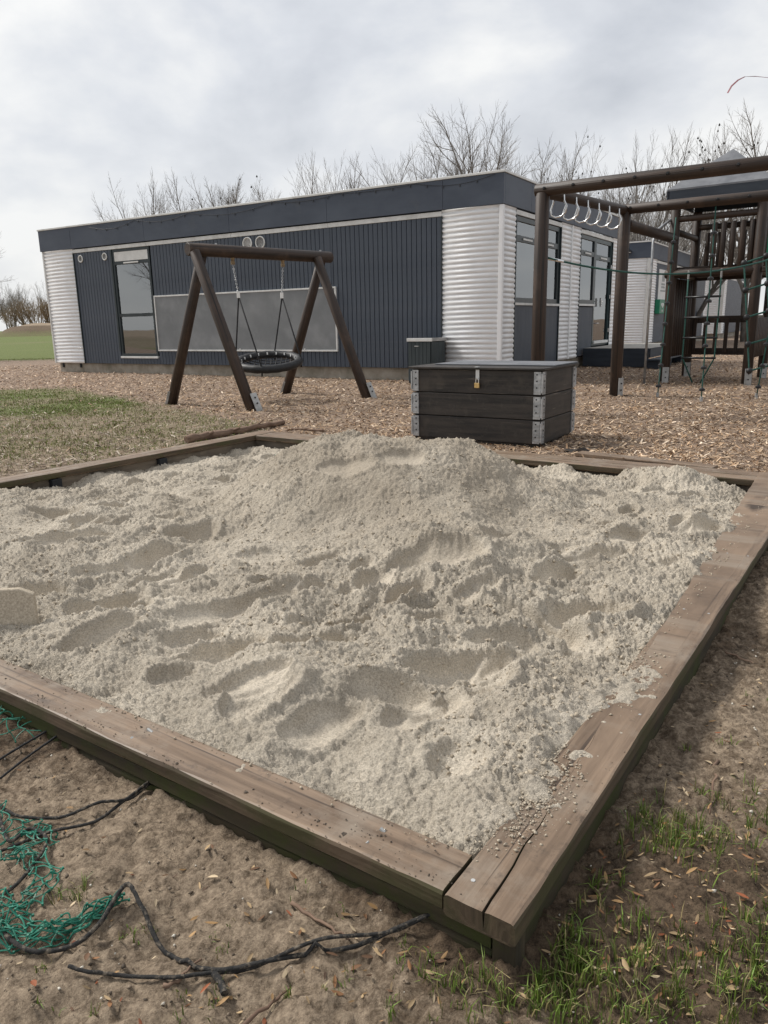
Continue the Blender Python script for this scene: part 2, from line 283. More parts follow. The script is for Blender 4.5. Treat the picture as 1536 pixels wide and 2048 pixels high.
class MB:
    def __init__(s): s.v = []; s.f = []; s.g = []
    def box(s, c, size, ax=None, off=None):
        """c centre, size along the axes ax (3 unit vectors)"""
        ax = ax or ((1, 0, 0), (0, 1, 0), (0, 0, 1)); ax = [np.array(a, float) for a in ax]; c = np.array(c, float); n = len(s.v)
        o = np.argsort(-np.array(size)); rnd = random.random() * 20
        for i in (-.5, .5):
            for j in (-.5, .5):
                for k in (-.5, .5):
                    l = np.array([i * size[0], j * size[1], k * size[2]])
                    s.v.append(tuple(c + ax[0] * l[0] + ax[1] * l[1] + ax[2] * l[2])); s.g.append((l[o[0]] + rnd, l[o[1]] + rnd, l[o[2]]))
        for q in ((0, 1, 3, 2), (4, 6, 7, 5), (0, 4, 5, 1), (2, 3, 7, 6), (0, 2, 6, 4), (1, 5, 7, 3)): s.f.append(tuple(n + t for t in q))
        return s
    def bx(s, x0, x1, y0, y1, z0, z1): return s.box(((x0 + x1) / 2, (y0 + y1) / 2, (z0 + z1) / 2), (abs(x1 - x0), abs(y1 - y0), abs(z1 - z0)))
    def tube(s, pts, rad, n=10, caps=True, closed=False, chamfer=0.0):
        P = [np.array(p, float) for p in pts]; m = len(P)
        if not hasattr(rad, '__len__'): rad = [rad] * m
        if chamfer and not closed:
            d0 = P[1] - P[0]; d0 = d0 / np.linalg.norm(d0); d1 = P[-1] - P[-2]; d1 = d1 / np.linalg.norm(d1)
            P = [P[0], P[0] + d0 * chamfer] + P[1:-1] + [P[-1] - d1 * chamfer, P[-1]]
            rad = [rad[0] - chamfer, rad[0]] + list(rad[1:-1]) + [rad[-1], rad[-1] - chamfer]; m = len(P)
        st = len(s.v); al = random.random() * 20; rnd = random.random() * 9
        up = None
        for i in range(m):
            if closed: t = P[(i + 1) % m] - P[i - 1]
            else: t = P[min(i + 1, m - 1)] - P[max(i - 1, 0)]
            t = t / (np.linalg.norm(t) + 1e-12)
            if up is None:
                a = np.array([0, 0, 1.]) if abs(t[2]) < 0.9 else np.array([1., 0, 0]); up = np.cross(np.cross(t, a), t)
            else: up = up - t * (up @ t)
            up = up / (np.linalg.norm(up) + 1e-12); sd_ = np.cross(t, up)
            if i: al += np.linalg.norm(P[i] - P[i - 1])
            for k in range(n):
                a = 2 * math.pi * k / n; v = up * math.cos(a) + sd_ * math.sin(a)
                s.v.append(tuple(P[i] + v * rad[i])); s.g.append((al, rnd + v[0] * rad[i] * 1.0, rnd + (v[1] + v[2]) * rad[i]))
        for i in range(m if closed else m - 1):
            a0 = st + i * n; b0 = st + ((i + 1) % m) * n
            for k in range(n): s.f.append((a0 + k, a0 + (k + 1) % n, b0 + (k + 1) % n, b0 + k))
        if caps and not closed:
            s.f.append(tuple(st + k for k in reversed(range(n)))); s.f.append(tuple(st + (m - 1) * n + k for k in range(n)))
        return s
    def poly(s, pts, faces):
        n = len(s.v)
        for p in pts: s.v.append(tuple(float(q) for q in p)); s.g.append(tuple(float(q) for q in p))
        for f in faces: s.f.append(tuple(n + i for i in f))
        return s
    def prism(s, outline, d):
        """outline: 3D points in order, d: extrusion vector"""
        n = len(outline); a = [np.array(p, float) for p in outline]; b = [p + np.array(d, float) for p in a]
        s.poly(a + b, [tuple(range(n))[::-1], tuple(range(n, 2 * n))] + [(i, (i + 1) % n, n + (i + 1) % n, n + i) for i in range(n)])
        return s
    def mesh(s, name, smooth=False, origin=None):
        me = bpy.data.meshes.new(name)
        v = s.v if origin is None else [tuple(np.array(p) - np.array(origin)) for p in s.v]
        me.from_pydata(v, [], s.f)
        a = me.attributes.new('g', 'FLOAT_VECTOR', 'POINT'); a.data.foreach_set('vector', np.array(s.g, np.float32).ravel())
        me.update()
        if smooth: me.polygons.foreach_set('use_smooth', [len(p.vertices) == 4 for p in me.polygons])
        return me
    def build(s, name, mat, parent=None, smooth=False, origin=None, bevel=0):
        if origin is None and parent is not None and parent.get('_w'): origin = tuple(parent.location)
        o = link(name, s.mesh(name, smooth, origin), mat, parent)
        if bevel:
            b = o.modifiers.new('bevel', 'BEVEL'); b.width = bevel; b.segments = 2; b.limit_method = 'ANGLE'
        return o
WORLD_ROOTS = []
def thing(name, label, cat, loc=(0, 0, 0), rz=0.0, group=None, world=False):
    o = bpy.data.objects.new(name, None); COL.objects.link(o); o.empty_display_size = 0.2
    o.location = loc; o.rotation_euler = (0, 0, rz); o['label'] = label; o['category'] = cat
    if group: o['group'] = group
    if world: o['_w'] = 1; WORLD_ROOTS.append(o)
    return o
def tag(o, label=None, cat=None, group=None, kind=None):
    if label: o['label'] = label
    if cat: o['category'] = cat
    if group: o['group'] = group
    if kind: o['kind'] = kind
    return o
def share(o, name, parent, loc=(0, 0, 0), rot=(0, 0, 0), scale=(1, 1, 1)):
    c = bpy.data.objects.new(name, o.data); COL.objects.link(c); c.parent = parent; c.location = loc; c.rotation_euler = rot; c.scale = scale
    for md in o.modifiers:
        if md.type == 'BEVEL':
            q = c.modifiers.new('bevel', 'BEVEL'); q.width = md.width; q.segments = md.segments; q.limit_method = 'ANGLE'
    return c

# ------------------------------------------------------------------ sandbox frame of reference
SB_N = np.array([0.2192, 1.1121]); SB_YAW = R(55.489); SB_A, SB_B = 4.574, 4.911
dR = np.array([math.cos(SB_YAW), math.sin(SB_YAW)]); dL = np.array([-math.sin(SB_YAW), math.cos(SB_YAW)])
TOPZ = 0.035; PT = 0.045
def sb_local(x, y):
    wx = x - SB_N[0]; wy = y - SB_N[1]; return wx * dR[0] + wy * dR[1], wx * dL[0] + wy * dL[1]

# ------------------------------------------------------------------ ground
def ground_base(x, y):
    z = -0.102 + 0.102 * sstep(1.8, 6.0, y)
    z = z + 0.45 * sstep(30, 95, y) * sstep(-6, -20, x)
    return z
def ground_z(x, y, fine=True):
    x = np.asarray(x, float); y = np.asarray(y, float)
    z = ground_base(x, y)
    near = 1 - sstep(4.5, 9, np.hypot(x, y))
    z = z + 0.030 * fbm(x, y, 0.9, 3, 3) * (0.35 + 0.65 * near)
    if fine:
        z = z + near * (0.018 * fbm(x, y, 5.5, 4, 9, 0.6) + 0.017 * np.abs(fbm(x, y, 19, 4, 15, 0.65)))
        z = z + (1 - near) * 0.012 * fbm(x, y, 3.0, 3, 29)
    a, b = sb_local(x, y)
    # soil banked up against the front board here and there
    bank = np.exp(-np.clip(-a, 0, 9) / 0.16) * (a < 0.06) * (b > 0) * (b < 5)
    z = z + near * bank * (0.022 + 0.03 * perlin(b * 1.7, b * 0 + 3.3, 5))
    ins = sstep(0.03, 0.12, a) * sstep(SB_A - 0.03, SB_A - 0.12, a) * sstep(0.03, 0.12, b) * sstep(SB_B - 0.03, SB_B - 0.12, b)
    z = z * (1 - ins) + (-0.30) * ins
    return z
def chip_cover(x, y):
    l1 = np.where(x < -1.2, 8.45 - 1.31 * (x + 1.16), 7.80 - 0.6877 * (x + 1.236))
    l1 = np.minimum(l1, 14.6)
    l1 = np.where(x > 2.75, 4.95 + 0.1 * (x - 2.75), l1)
    m = sstep(-0.7, 0.7, y - l1 + 0.35)
    m = m * np.where(x < -7, 1 - sstep(26.5, 29, y + 0.1 * (x + 7)), 1.0)
    return m
def grass_cover(x, y):
    left = sstep(-1.2, -3.2, x + 0.25 * (y - 8)) * sstep(7.5, 10.5, y + 0.15 * x)
    left = left * (0.62 + 0.5 * perlin(x * 0.55, y * 0.55, 41))
    far = sstep(22, 30, y) * (0.95 + 0.6 * perlin(x * .06, y * .16, 44) + .25 * perlin(x * .5, y * .5, 45))
    mid = 0.32 * (x < -1.2) * sstep(5, 7, y)
    return np.clip(np.maximum(np.maximum(left, far), mid), 0, 1.2)
def axis(lo, d0, d1, step, hi, mid=0.13, m0=None, m1=None, grow=1.09):
    core = list(np.arange(d0, d1 + 1e-6, step)); s = step; x = core[-1]
    while x < hi:
        s = min(s * grow, mid) if x < m1 else s * 1.25
        x += s; core.append(x)
    s = step; x = core[0]
    while x > lo:
        s = min(s * grow, mid) if x > m0 else s * 1.25
        x -= s; core.insert(0, x)
    return np.array(core)
gx = axis(-900, -1.3, 2.0, 0.0135, 900, m0=-14, m1=14)
gy = axis(-60, 0.8, 3.0, 0.0135, 1500, m0=-1, m1=30)
GX, GY = np.meshgrid(gx, gy); GZ = ground_z(GX, GY)
nx, ny = len(gx), len(gy)
V = np.stack([GX.ravel(), GY.ravel(), GZ.ravel()], 1)
I = np.arange(nx * ny).reshape(ny, nx)
F = np.stack([I[:-1, :-1].ravel(), I[:-1, 1:].ravel(), I[1:, 1:].ravel(), I[1:, :-1].ravel()], 1)
fx, fy = GX.ravel(), GY.ravel(); sa, sb_ = sb_local(fx, fy)
pale = 0.46 + 0.45 * perlin(fx * 1.3, fy * 1.3, 77) + 0.42 * sstep(0.15, -0.3, fx) * (fy < 4) - 0.25 * np.exp(-np.abs(sa) / 0.12) * (fy < 4)
pale = np.where(fy > 5, 0.55, pale)
col = np.stack([chip_cover(fx, fy), grass_cover(fx, fy), np.clip(pale, 0, 1)], 1)
o = link('ground', np_mesh('ground', V, F, True, col, 'Mask'), 'ground'); o['kind'] = 'structure'

# low earth mound far to the left
mx_, my_ = np.meshgrid(np.linspace(-30, 24, 80), np.linspace(-9, 9, 40))
mh = 1.75 * np.exp(-(my_ / 4.2) ** 2) * sstep(-5.5, -0.5, mx_) * (1 - 0.15 * sstep(2, 16, mx_)) * sstep(24, 12, mx_) + 0.22 * fbm(mx_, my_, 0.35, 4, 8) * np.exp(-(my_ / 5) ** 2) - 0.25
V = np.stack([mx_.ravel() - 41.0, my_.ravel() + 92, mh.ravel() + 0.35], 1); I = np.arange(80 * 40).reshape(40, 80)
F = np.stack([I[:-1, :-1].ravel(), I[:-1, 1:].ravel(), I[1:, 1:].ravel(), I[1:, :-1].ravel()], 1)
col = np.zeros((len(V), 3)); hz_ = mh.ravel(); col[:, 1] = 0.52 - 0.35 * sstep(0.2, 1.0, hz_); col[:, 2] = sstep(1.0, 1.5, hz_)
o = link('earth_mound', np_mesh('earth_mound', V, F, True, col, 'Mask'), 'ground'); o['kind'] = 'structure'

# ------------------------------------------------------------------ sandbox
sbx = thing('sandbox', 'square wooden sandbox of weathered brown planks filled with pale sand', 'sandbox', (SB_N[0], SB_N[1], 0), SB_YAW)
def plank(name, mat, x0, x1, y0, y1, z0, z1, bevel=0.006, nseg=26, warp=0.004, parent=sbx, crack=None):
    """long board with slightly worn, wavy edges; local sandbox axes"""
    L_ = max(x1 - x0, y1 - y0); alongx = (x1 - x0) >= (y1 - y0)
    prof = []
    a0, a1 = (y0, y1) if alongx else (x0, x1); r = min(0.007, (a1 - a0) * .2, (z1 - z0) * .3)
    prof = [(a0, z0 + r), (a0, z1 - r), (a0 + r * .3, z1 - r * .3), (a0 + r, z1), ((a0 * 2 + a1) / 3, z1 + .0008)] + ([(crack[0], z1)] * 3 if crack else []) + [((a0 + 2 * a1) / 3, z1 - .0008), (a1 - r, z1), (a1 - r * .3, z1 - r * .3), (a1, z1 - r), (a1, z0 + r), (a1 - r, z0), (a0 + r, z0)]
    n = len(prof); mb = MB(); sd = random.random() * 50; rnd = random.random() * 20
    for i in range(nseg + 1):
        t = i / nseg; al = (x0 + (x1 - x0) * t) if alongx else (y0 + (y1 - y0) * t)
        for k, (c_, z_) in enumerate(prof):
            w = warp * float(perlin(al * 2.2 + sd, k * 0.7)) + (warp * 0.8 * float(perlin(al * 9 + sd, k * 1.3 + 7)) if k in (1, 2, 3) or n - 6 <= k <= n - 4 else 0)
            cc = c_ + (w if k < 6 else -w) * 0.6; zz = z_ + w * 0.5
            if crack and 5 <= k <= 7:
                o_ = max(0.0, 1 - (al - x0) / (crack[1] - x0)) ** .6; wig = .005 * float(perlin(al * 11, 4.5)) + .05 * (al - x0)
                cc = crack[0] + wig + (k - 6) * (.0003 + .0026 * o_); zz = z_ - ((.040 * min(1, o_ * 2.5) + .0006) if k == 6 else 0)
            mb.v.append((al, cc, zz) if alongx else (cc, al, zz)); mb.g.append((al + rnd, c_ + rnd, z_))
    for i in range(nseg):
        for k in range(n):
            q = (i * n + k, i * n + (k + 1) % n, (i + 1) * n + (k + 1) % n, (i + 1) * n + k)
            mb.f.append(q if alongx else q[::-1])
    mb.f.append(tuple(range(n))[::-1] if alongx else tuple(range(n))); e_ = tuple(nseg * n + k for k in range(n)); mb.f.append(e_ if alongx else e_[::-1])
    o = mb.build(name, mat, parent)
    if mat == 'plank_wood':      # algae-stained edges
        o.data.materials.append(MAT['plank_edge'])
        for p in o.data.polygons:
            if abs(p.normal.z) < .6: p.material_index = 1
    return o
FW, RW, BW, LW = 0.122, 0.145, 0.30, 0.20
z0p, z1p = TOPZ - PT, TOPZ
# cap planks: the right-hand cap is split lengthwise near the corner by a crack
plank('cap_plank', 'plank_wood', 0.0, FW, RW + 0.006, SB_B, z0p, z1p, nseg=90)
plank('cap_plank', 'plank_wood', -0.006, SB_A, 0.0, RW, z0p - .001, z1p + .001, nseg=130, crack=(.062, .34))
for (x0, x1, y0, y1) in [(SB_A - BW, SB_A - .152, .0, SB_B), (SB_A - .147, SB_A, 0.0, SB_B)]:
    plank('cap_plank', 'plank_wood', x0 + (.0 if y0 == 0 else 0), x1, RW + .01, y1 - LW - .01, z0p + .001, z1p - .001, nseg=70)
plank('cap_plank', 'plank_wood', FW + .008, SB_A, SB_B - LW, SB_B - .103, z0p, z1p + .001, nseg=70)
plank('cap_plank', 'plank_wood', FW + .008, SB_A, SB_B - .098, SB_B, z0p - .002, z1p - .001, nseg=70)
for y in (.35, 1.1, 1.9, 2.7, 3.5):
    for x in (.035, .085): MB().tube([(x, y + random.uniform(-.02, .02), TOPZ - .004), (x, y, TOPZ + .0012)], .0045, 8).build('screw', 'dull_zinc', sbx)
for x in (.055, .85, 1.7, 2.5, 3.3):
    for y in (.03, .115): MB().tube([(x, y, TOPZ - .004), (x, y, TOPZ + .0022)], .0045, 8).build('screw', 'dull_zinc', sbx)
# upright side boards below the caps
for (za, zb, ins) in [(-0.19, -0.062, 0.014), (-0.058, z0p - .002, 0.009)]:
    plank('side_board', 'mossy_board', ins, ins + .035, .054, SB_B - .06, za, zb, nseg=60)
plank('side_board', 'mossy_board', .03, SB_A - .05, 0.016, .046, -.19, z0p - .003, nseg=60)
plank('side_board', 'grey_board', SB_A - .26, SB_A - .225, .06, SB_B - .06, -.25, z0p - .003, nseg=60)
plank('side_board', 'grey_board', .06, SB_A - .05, SB_B - .165, SB_B - .13, -.25, z0p - .003, nseg=60)
MB().bx(.005, .052, .003, .05, -.2, z0p - .003).build('corner_post', 'mossy_board', sbx, bevel=.004)
for x in (0.9, 2.1, 3.1): MB().bx(x, x + .08, SB_B - .215, SB_B - .168, -.28, z0p - .004).build('support_post', 'backing', sbx, bevel=.004)
for y in (0.5, 1.6, 2.7): MB().bx(SB_A - .315, SB_A - .262, y, y + .08, -.28, z0p - .004).build('support_post', 'grey_board', sbx, bevel=.004)

# ------------------------------------------------------------------ sand surface
def heap_low(x, y):
    a, b = sb_local(x, y)
    z = -0.012 - 0.075 * sstep(2.6, 4.4, b) * sstep(1.2, 2.2, a) - 0.05 * sstep(3.2, 4.1, a) * (1 - 0.6 * sstep(2.0, 3.0, b))
    z = z - 0.025 * sstep(0.5, 0.12, a) - 0.03 * sstep(2.2, 3.5, b) * sstep(0.9, 0.3, a)
    def cone(cx, cy, rx, ry, h, rot=0.0, p=1.0, top=0.12):
        ca, sa_ = math.cos(rot), math.sin(rot); u = ((x - cx) * ca + (y - cy) * sa_) / rx; v = (-(x - cx) * sa_ + (y - cy) * ca) / ry
        r = np.sqrt(u * u + v * v + top * top)
        r = r + 0.09 * fbm(x, y, 1.4, 3, 55)
        k = 1 - r; k = 0.5 * (k + np.sqrt(k * k + 0.012))
        return h * k ** p
    z = z + cone(0.08, 4.50, 1.22, 1.00, 0.64, 0.05, top=.42)
    z = z + cone(-0.48, 4.55, 0.80, 0.85, 0.13, top=.30)
    z = z + cone(0.55, 4.60, 0.60, 0.7, 0.07, top=.30)
    z = z + cone(0.25, 3.3, 0.62, 0.75, 0.11, 0.3)
    z = z + cone(-0.25, 2.15, 0.75, 0.62, 0.065, 0.2)
    z = z + cone(0.42, 1.95, 0.42, 0.40, 0.055, 0.7)
    z = z + cone(1.95, 5.05, 0.55, 0.40, 0.13, -0.5)
    z = z + cone(1.55, 3.75, 0.5, 0.45, 0.06)
    z = z + cone(-1.5, 3.6, 0.9, 0.5, 0.08, 0.4)
    z = z + cone(-1.15, 2.55, 0.5, 0.35, 0.07, 0.4)
    z = z + cone(-2.1, 4.6, 0.9, 0.6, 0.06)
    z = z + cone(0.95, 2.62, 0.30, 0.24, 0.045, 0.9)     # runs up over the right-hand cap
    on_heap = np.exp(-(((x - .02) / 1.0) ** 2 + ((y - 4.45) / .85) ** 2) ** 1.5)
    z = z + 0.050 * (1 - .8 * on_heap) * fbm(x, y, 1.9, 3, 21, .55)
    # stay under the cap planks except where sand is spilled over them
    lim = TOPZ - 0.014
    edge = np.minimum(np.minimum(a - FW, SB_A - BW - a), np.minimum(b - RW, SB_B - LW - b))
    soft = lim + 0.42 * np.clip(edge, 0, 9)
    spill = np.exp(-(((a - 1.02) / 0.20) ** 2)) * sstep(0.0, 0.09, b) + 0.80 * np.exp(-(((a - 0.36) / 0.15) ** 2)) * sstep(0.035, 0.12, b)
    spill_top = lim + 0.034 * spill * sstep(-0.02, 0.30, b - RW + 0.15) + 0.006 * spill
    m = np.maximum(soft, np.where(edge < 0.25, spill_top, -9))
    z = np.minimum(z, m)
    return z, edge, m
PRINTS = [  # photograph position, length, width, heading (deg in ground plane), depth
 (380, 1062, .34, .16, 60, .055), (300, 1105, .40, .15, 45, .045), (210, 1195, .34, .14, 50, .045), (265, 1205, .18, .15, 30, .035), (200, 1265, .30, .13, 45, .040),
 (430, 1285, .34, .15, 8, .045), (610, 1292, .34, .14, 10, .055), (755, 1150, .22, .16, 60, .060), (818, 1182, .26, .12, 60, .065), (875, 1085, .42, .26, 5, .055),
 (700, 1232, .34, .15, 30, .050), (930, 1318, .40, .15, 14, .055), (980, 1368, .14, .13, 40, .045), (780, 1368, .24, .13, 0, .040), (1065, 1222, .44, .12, -45, .055),
 (1170, 1205, .34, .20, 10, .060), (1195, 1095, .42, .20, 25, .050), (1115, 1135, .26, .14, 40, .045), (1205, 1033, .20, .13, 0, .060), (1262, 1062, .28, .14, 0, .045),
 (110, 1012, .38, .15, -10, .045), (335, 1036, .20, .16, 20, .045), (180, 1035, .30, .17, 10, .065), (130, 1085, .46, .16, 25, .045), (480, 1195, .60, .16, 32, .030), (360, 1140, .34, .14, 40, .035),
 (1395, 1052, .30, .14, 10, .045), (1010, 1265, .26, .13, 20, .035), (860, 1400, .30, .15, 30, .03), (40, 1170, .34, .16, 10, .05), (560, 1150, .26, .13, 20, .035), 
 (690, 890, .34, .16, 0, .022), (800, 885, .26, .15, 10, .02), (1010, 1040, .28, .14, 30, .03), (270, 985, .40, .15, 5, .03), (500, 1370, .30, .13, 20, .025), (640, 1430, .26, .12, 40, .02)]
rp_ = random.Random(44); EXTRA = []
while len(EXTRA) < 64:
    a = rp_.uniform(.3, 4.0); b = rp_.uniform(.3, 4.4); p = SB_N + dR * a + dL * b
    if math.hypot(p[0] - .02, (p[1] - 4.4) * 1.15) < 1.1: continue
    EXTRA.append((p[0], p[1], rp_.uniform(.14, .34), rp_.uniform(.09, .17), rp_.uniform(10, 75), rp_.uniform(.018, .042)))
def sand_height(x, y, detail=True):
    z, edge, lim = heap_low(x, y)
    pr = np.zeros_like(z); rim = np.zeros_like(z); dep = np.zeros_like(z)
    for i, (px, py, ln, wd, hd, dp) in enumerate(PRINTS + EXTRA):
        named = i < len(PRINTS)
        p = (at(px, py, 0.05 if py > 960 else 0.42)) if named else np.array([px, py])
        if named and py > 960 and 560 < px < 1080 and py < 1130: p = at(px, py, 0.15)
        h = R(hd if hd >= 0 else hd + 180); ca, sa_ = math.cos(h), math.sin(h)
        u = ((x - p[0]) * ca + (y - p[1]) * sa_) / (ln / 2); v = (-(x - p[0]) * sa_ + (y - p[1]) * ca) / (wd / 2)
        near = (np.abs(u) < 2.2) & (np.abs(v) < 2.6)
        if not near.any(): continue
        un, vn, xn, yn = u[near], v[near], x[near], y[near]
        r = np.sqrt(np.abs(un) ** 2.4 + np.abs(vn) ** 2.2) + 0.16 * fbm(xn, yn, 7, 3, 90 + i)
        w = 1 - sstep(0.72, 1.05, r); far_ = sstep(-.9, .8, .55 * un + .75 * vn * (1 if ca > 0 else -1)); tilt = 0.12 + 0.88 * far_
        pr[near] = np.maximum(pr[near], w * (1 if named else .55)); dep[near] = np.maximum(dep[near], dp * 1.25 * np.clip(1 - r * r, 0, 1) ** .65 * (.55 + .45 * far_))
        rim[near] = np.maximum(rim[near], 0.55 * dp * np.exp(-((r - 1.22) / 0.22) ** 2) * (0.6 + 0.7 * perlin(xn * 6, yn * 6, i)))
    rough = 1 - 0.70 * pr
    z = z + rim - dep
    if detail:
        steep = 0.85 + 0.45 * perlin(x * 0.9, y * 0.9, 71)
        jx = x + 0.016 * fbm(x, y, 22, 2, 4); jy = y + 0.016 * fbm(x, y, 22, 2, 6)
        qx = jx + 0.06 * perlin(x * 2.5, y * 2.5, 2); qy = jy + 0.06 * perlin(x * 2.5, y * 2.5, 5)
        ca_, sa2 = 0.82, 0.57                         # trampled ridges run diagonally
        ru = qx * ca_ + qy * sa2; rv = -qx * sa2 + qy * ca_
        heapm = np.exp(-(((x - .02) / 1.0) ** 2 + ((y - 4.45) / .9) ** 2) ** 1.5)
        d = 0.050 * (1 - .75 * heapm) * (0.50 - np.abs(perlin(ru * 2.0, rv * 3.8, 31))) + 0.020 * fbm(x, y, 7, 2, 32)
        rid = 0.010 * (0.5 - np.abs(perlin(jx * 9, jy * 9, 33)))
        w1, v1 = worley(jx, jy, 24, 51)
        clod = 0.011 * np.clip(1 - (w1 / (0.20 + 0.40 * v1)) ** 2, 0, 1) * (v1 > 0.75)
        w2, v2 = worley(jx, jy, 58, 52)
        clod2 = 0.0085 * np.clip(1 - (w2 / (0.25 + 0.40 * v2)) ** 2, 0, 1) * v2
        w3, v3 = worley(x, y, 120, 53)
        clod3 = 0.0085 * np.clip(1 - (w3 / 0.60) ** 2, 0, 1) * (0.3 + v3)
        fine = 0.0085 * fbm(x, y, 45, 2, 61, 0.65) + clod3
        z = z + rough * steep * (d + rid + clod + clod2 + fine) + pr * 0.0015 * fbm(x, y, 60, 2, 81)
        z = np.where(edge < 0.10, np.minimum(z, lim + 0.006 + 0.012 * fbm(x, y, 18, 3, 97) + 0.25 * np.clip(edge, 0, 1)), z)
    return z, edge, rough
na, nb_ = 830, 830
la = np.linspace(0, 1, na) ** 1.35 * (SB_A - 0.32 - 0.05) + 0.05
lb = np.linspace(0, 1, nb_) ** 1.2 * (SB_B - 0.14 - 0.018) + 0.018
LA, LB = np.meshgrid(la, lb)
WX = SB_N[0] + LA * dR[0] + LB * dL[0]; WY = SB_N[1] + LA * dR[1] + LB * dL[1]
SZ, EDGE, ROUGH = sand_height(WX, WY)
V = np.stack([LA.ravel(), LB.ravel(), SZ.ravel()], 1); I = np.arange(na * nb_).reshape(nb_, na)
F = np.stack([I[:-1, :-1].ravel(), I[:-1, 1:].ravel(), I[1:, 1:].ravel(), I[1:, :-1].ravel()], 1)
HEAP_TONE = np.clip(np.exp(-(((WX - .05) / 1.15) ** 2 + ((WY - 4.4) / 1.0) ** 2) ** 2) * (.75 + .6 * fbm(WX, WY, 2.2, 3, 14)), 0, 1)  # mask for the darker sand colour over the central heap
sand = link('sand', np_mesh('sand', V, F, True, np.stack([ROUGH.ravel(), HEAP_TONE.ravel(), 0 * HEAP_TONE.ravel()], 1), 'Rough'), 'sand'); sand.location = (SB_N[0], SB_N[1], 0); sand.rotation_euler = (0, 0, SB_YAW)
tag(sand, 'heaped pale sand trampled with footprints inside the wooden sandbox', 'sand', kind='stuff')

def clods(P, S, seed=1):
    """many small eight-sided lumps: P positions (n,3), S sizes (n)"""
    r = np.random.default_rng(seed); n = len(P)
    base = np.array([[1, 0, 0], [-1, 0, 0], [0, 1, 0], [0, -1, 0], [0, 0, 1], [0, 0, -1]], float)
    faces = np.array([[0, 2, 4], [2, 1, 4], [1, 3, 4], [3, 0, 4], [2, 0, 5], [1, 2, 5], [3, 1, 5], [0, 3, 5]])
    a = r.uniform(0, 2 * np.pi, n); ca, sa_ = np.cos(a), np.sin(a)
    Vv = base[None] * (S[:, None, None] * r.uniform(0.6, 1.25, (n, 6, 1))) + r.normal(0, 0.18, (n, 6, 3)) * S[:, None, None]
    X = Vv[..., 0] * ca[:, None] - Vv[..., 1] * sa_[:, None]; Y = Vv[..., 0] * sa_[:, None] + Vv[..., 1] * ca[:, None]
    Vv = np.stack([X, Y, Vv[..., 2] * 0.8], -1) + P[:, None, :]
    return Vv.reshape(-1, 3), (faces[None] + 6 * np.arange(n)[:, None, None]).reshape(-1, 3)
def scatter_on_sand(n, seed, smin, smax, power=2.5):
    r = np.random.default_rng(seed); i = (r.random(n) ** 1.3 * (nb_ - 1)).astype(int); j = (r.random(n) ** 1.2 * (na - 1)).astype(int)
    P = np.stack([LA[i, j], LB[i, j], SZ[i, j]], 1); S = smin + (smax - smin) * r.random(n) ** power
    keep = (perlin(P[:, 0] * 1.6, P[:, 1] * 1.6, 19) > -0.25) & (EDGE[i, j] > -0.02) & (ROUGH[i, j] > .6)
    return P[keep] + np.array([0, 0, .001]), S[keep]
P1_, S1_ = scatter_on_sand(24000, 3, 0.0022, 0.010, 3.6)
# crumbs thrown over the caps
r_ = np.random.default_rng(5); PP = []; SS = []
for (a0, a1, b0, b1, n) in [(0.10, 0.62, 0.02, 0.16, 3800), (0.75, 1.35, 0.02, 0.15, 1500), (1.4, 4.0, 0.09, 0.145, 200), (0.0, 0.12, 0.3, 4.0, 60), (0.10, 0.122, 0.2, 4.2, 260)]:
    a = r_.uniform(a0, a1, n); b = r_.uniform(b0, b1, n)
    if n > 1000:
        d = np.hypot((a - (a0 + a1) / 2) / ((a1 - a0) / 2), (b - b1) / (b1 - b0)); k = r_.random(n) > d ** 0.8 * 0.98; a, b = a[k], b[k]
    s = 0.0014 + 0.0042 * r_.random(len(a)) ** 2.5
    PP.append(np.stack([a, b, np.full(len(a), TOPZ + 0.001) + s * .4], 1)); SS.append(s)
P2_ = np.concatenate(PP); S2_ = np.concatenate(SS)
vv, ff = clods(np.concatenate([P1_, P2_]), np.concatenate([S1_, S2_]))
pm('sand_crumb', (0.30, 0.255, 0.195), (0.50, 0.43, 0.335), scale=160, rough=0.95, spec=0.15, bump=0.6, bscale=300)
o = link('sand_crumbs', np_mesh('sand_crumbs', vv, ff, True), 'sand_crumb', sand); o['kind'] = 'stuff'

slp = at(22, 1268, 0.0)
sl = MB().prism([(-.17, 0, -.06), (.095, 0, -.06), (.088, .004, .085), (.04, .006, .108), (-.17, .008, .118)], (0, .035, .004)).build('flat_stone', 'sand_crumb', None, bevel=.006)
sl.location = (slp[0], slp[1], .055); sl.rotation_euler = (R(-14), 0, R(14)); tag(sl, 'flat sand coloured stone standing half buried at the left edge of the sand', 'stone')
# damp dirt smears and lumps on the front cap plank
dv = []; ds = []
for i in range(46):
    c0 = random.uniform(.15, 3.6); c1 = random.choice([random.uniform(.004, .04), random.uniform(.004, .11)]); k = random.randint(4, 26); sp = random.uniform(.008, .035)
    for _ in range(k):
        dv.append((min(max(c1 + random.gauss(0, sp * .5), .003), .118), c0 + random.gauss(0, sp * 1.8), TOPZ + .001)); ds.append(random.uniform(.0006, .0026) if random.random() < .92 else random.uniform(.003, .006))
for i in range(160):
    dv.append((random.uniform(.2, 4.2), random.choice([random.uniform(.004, .03), random.uniform(.004, .14)]), TOPZ + .001)); ds.append(random.uniform(.0007, .0022))
vv, ff = clods(np.array(dv), np.array(ds), 8); vv[:, 2] = TOPZ + (vv[:, 2] - TOPZ) * 0.6 + .0006
pm('dirt', (0.035, 0.027, 0.02), (0.10, 0.078, 0.058), scale=60, rough=0.9)
o = link('dirt_crumbs', np_mesh('dirt_crumbs', vv, ff, False), 'dirt', sbx); o['kind'] = 'stuff'

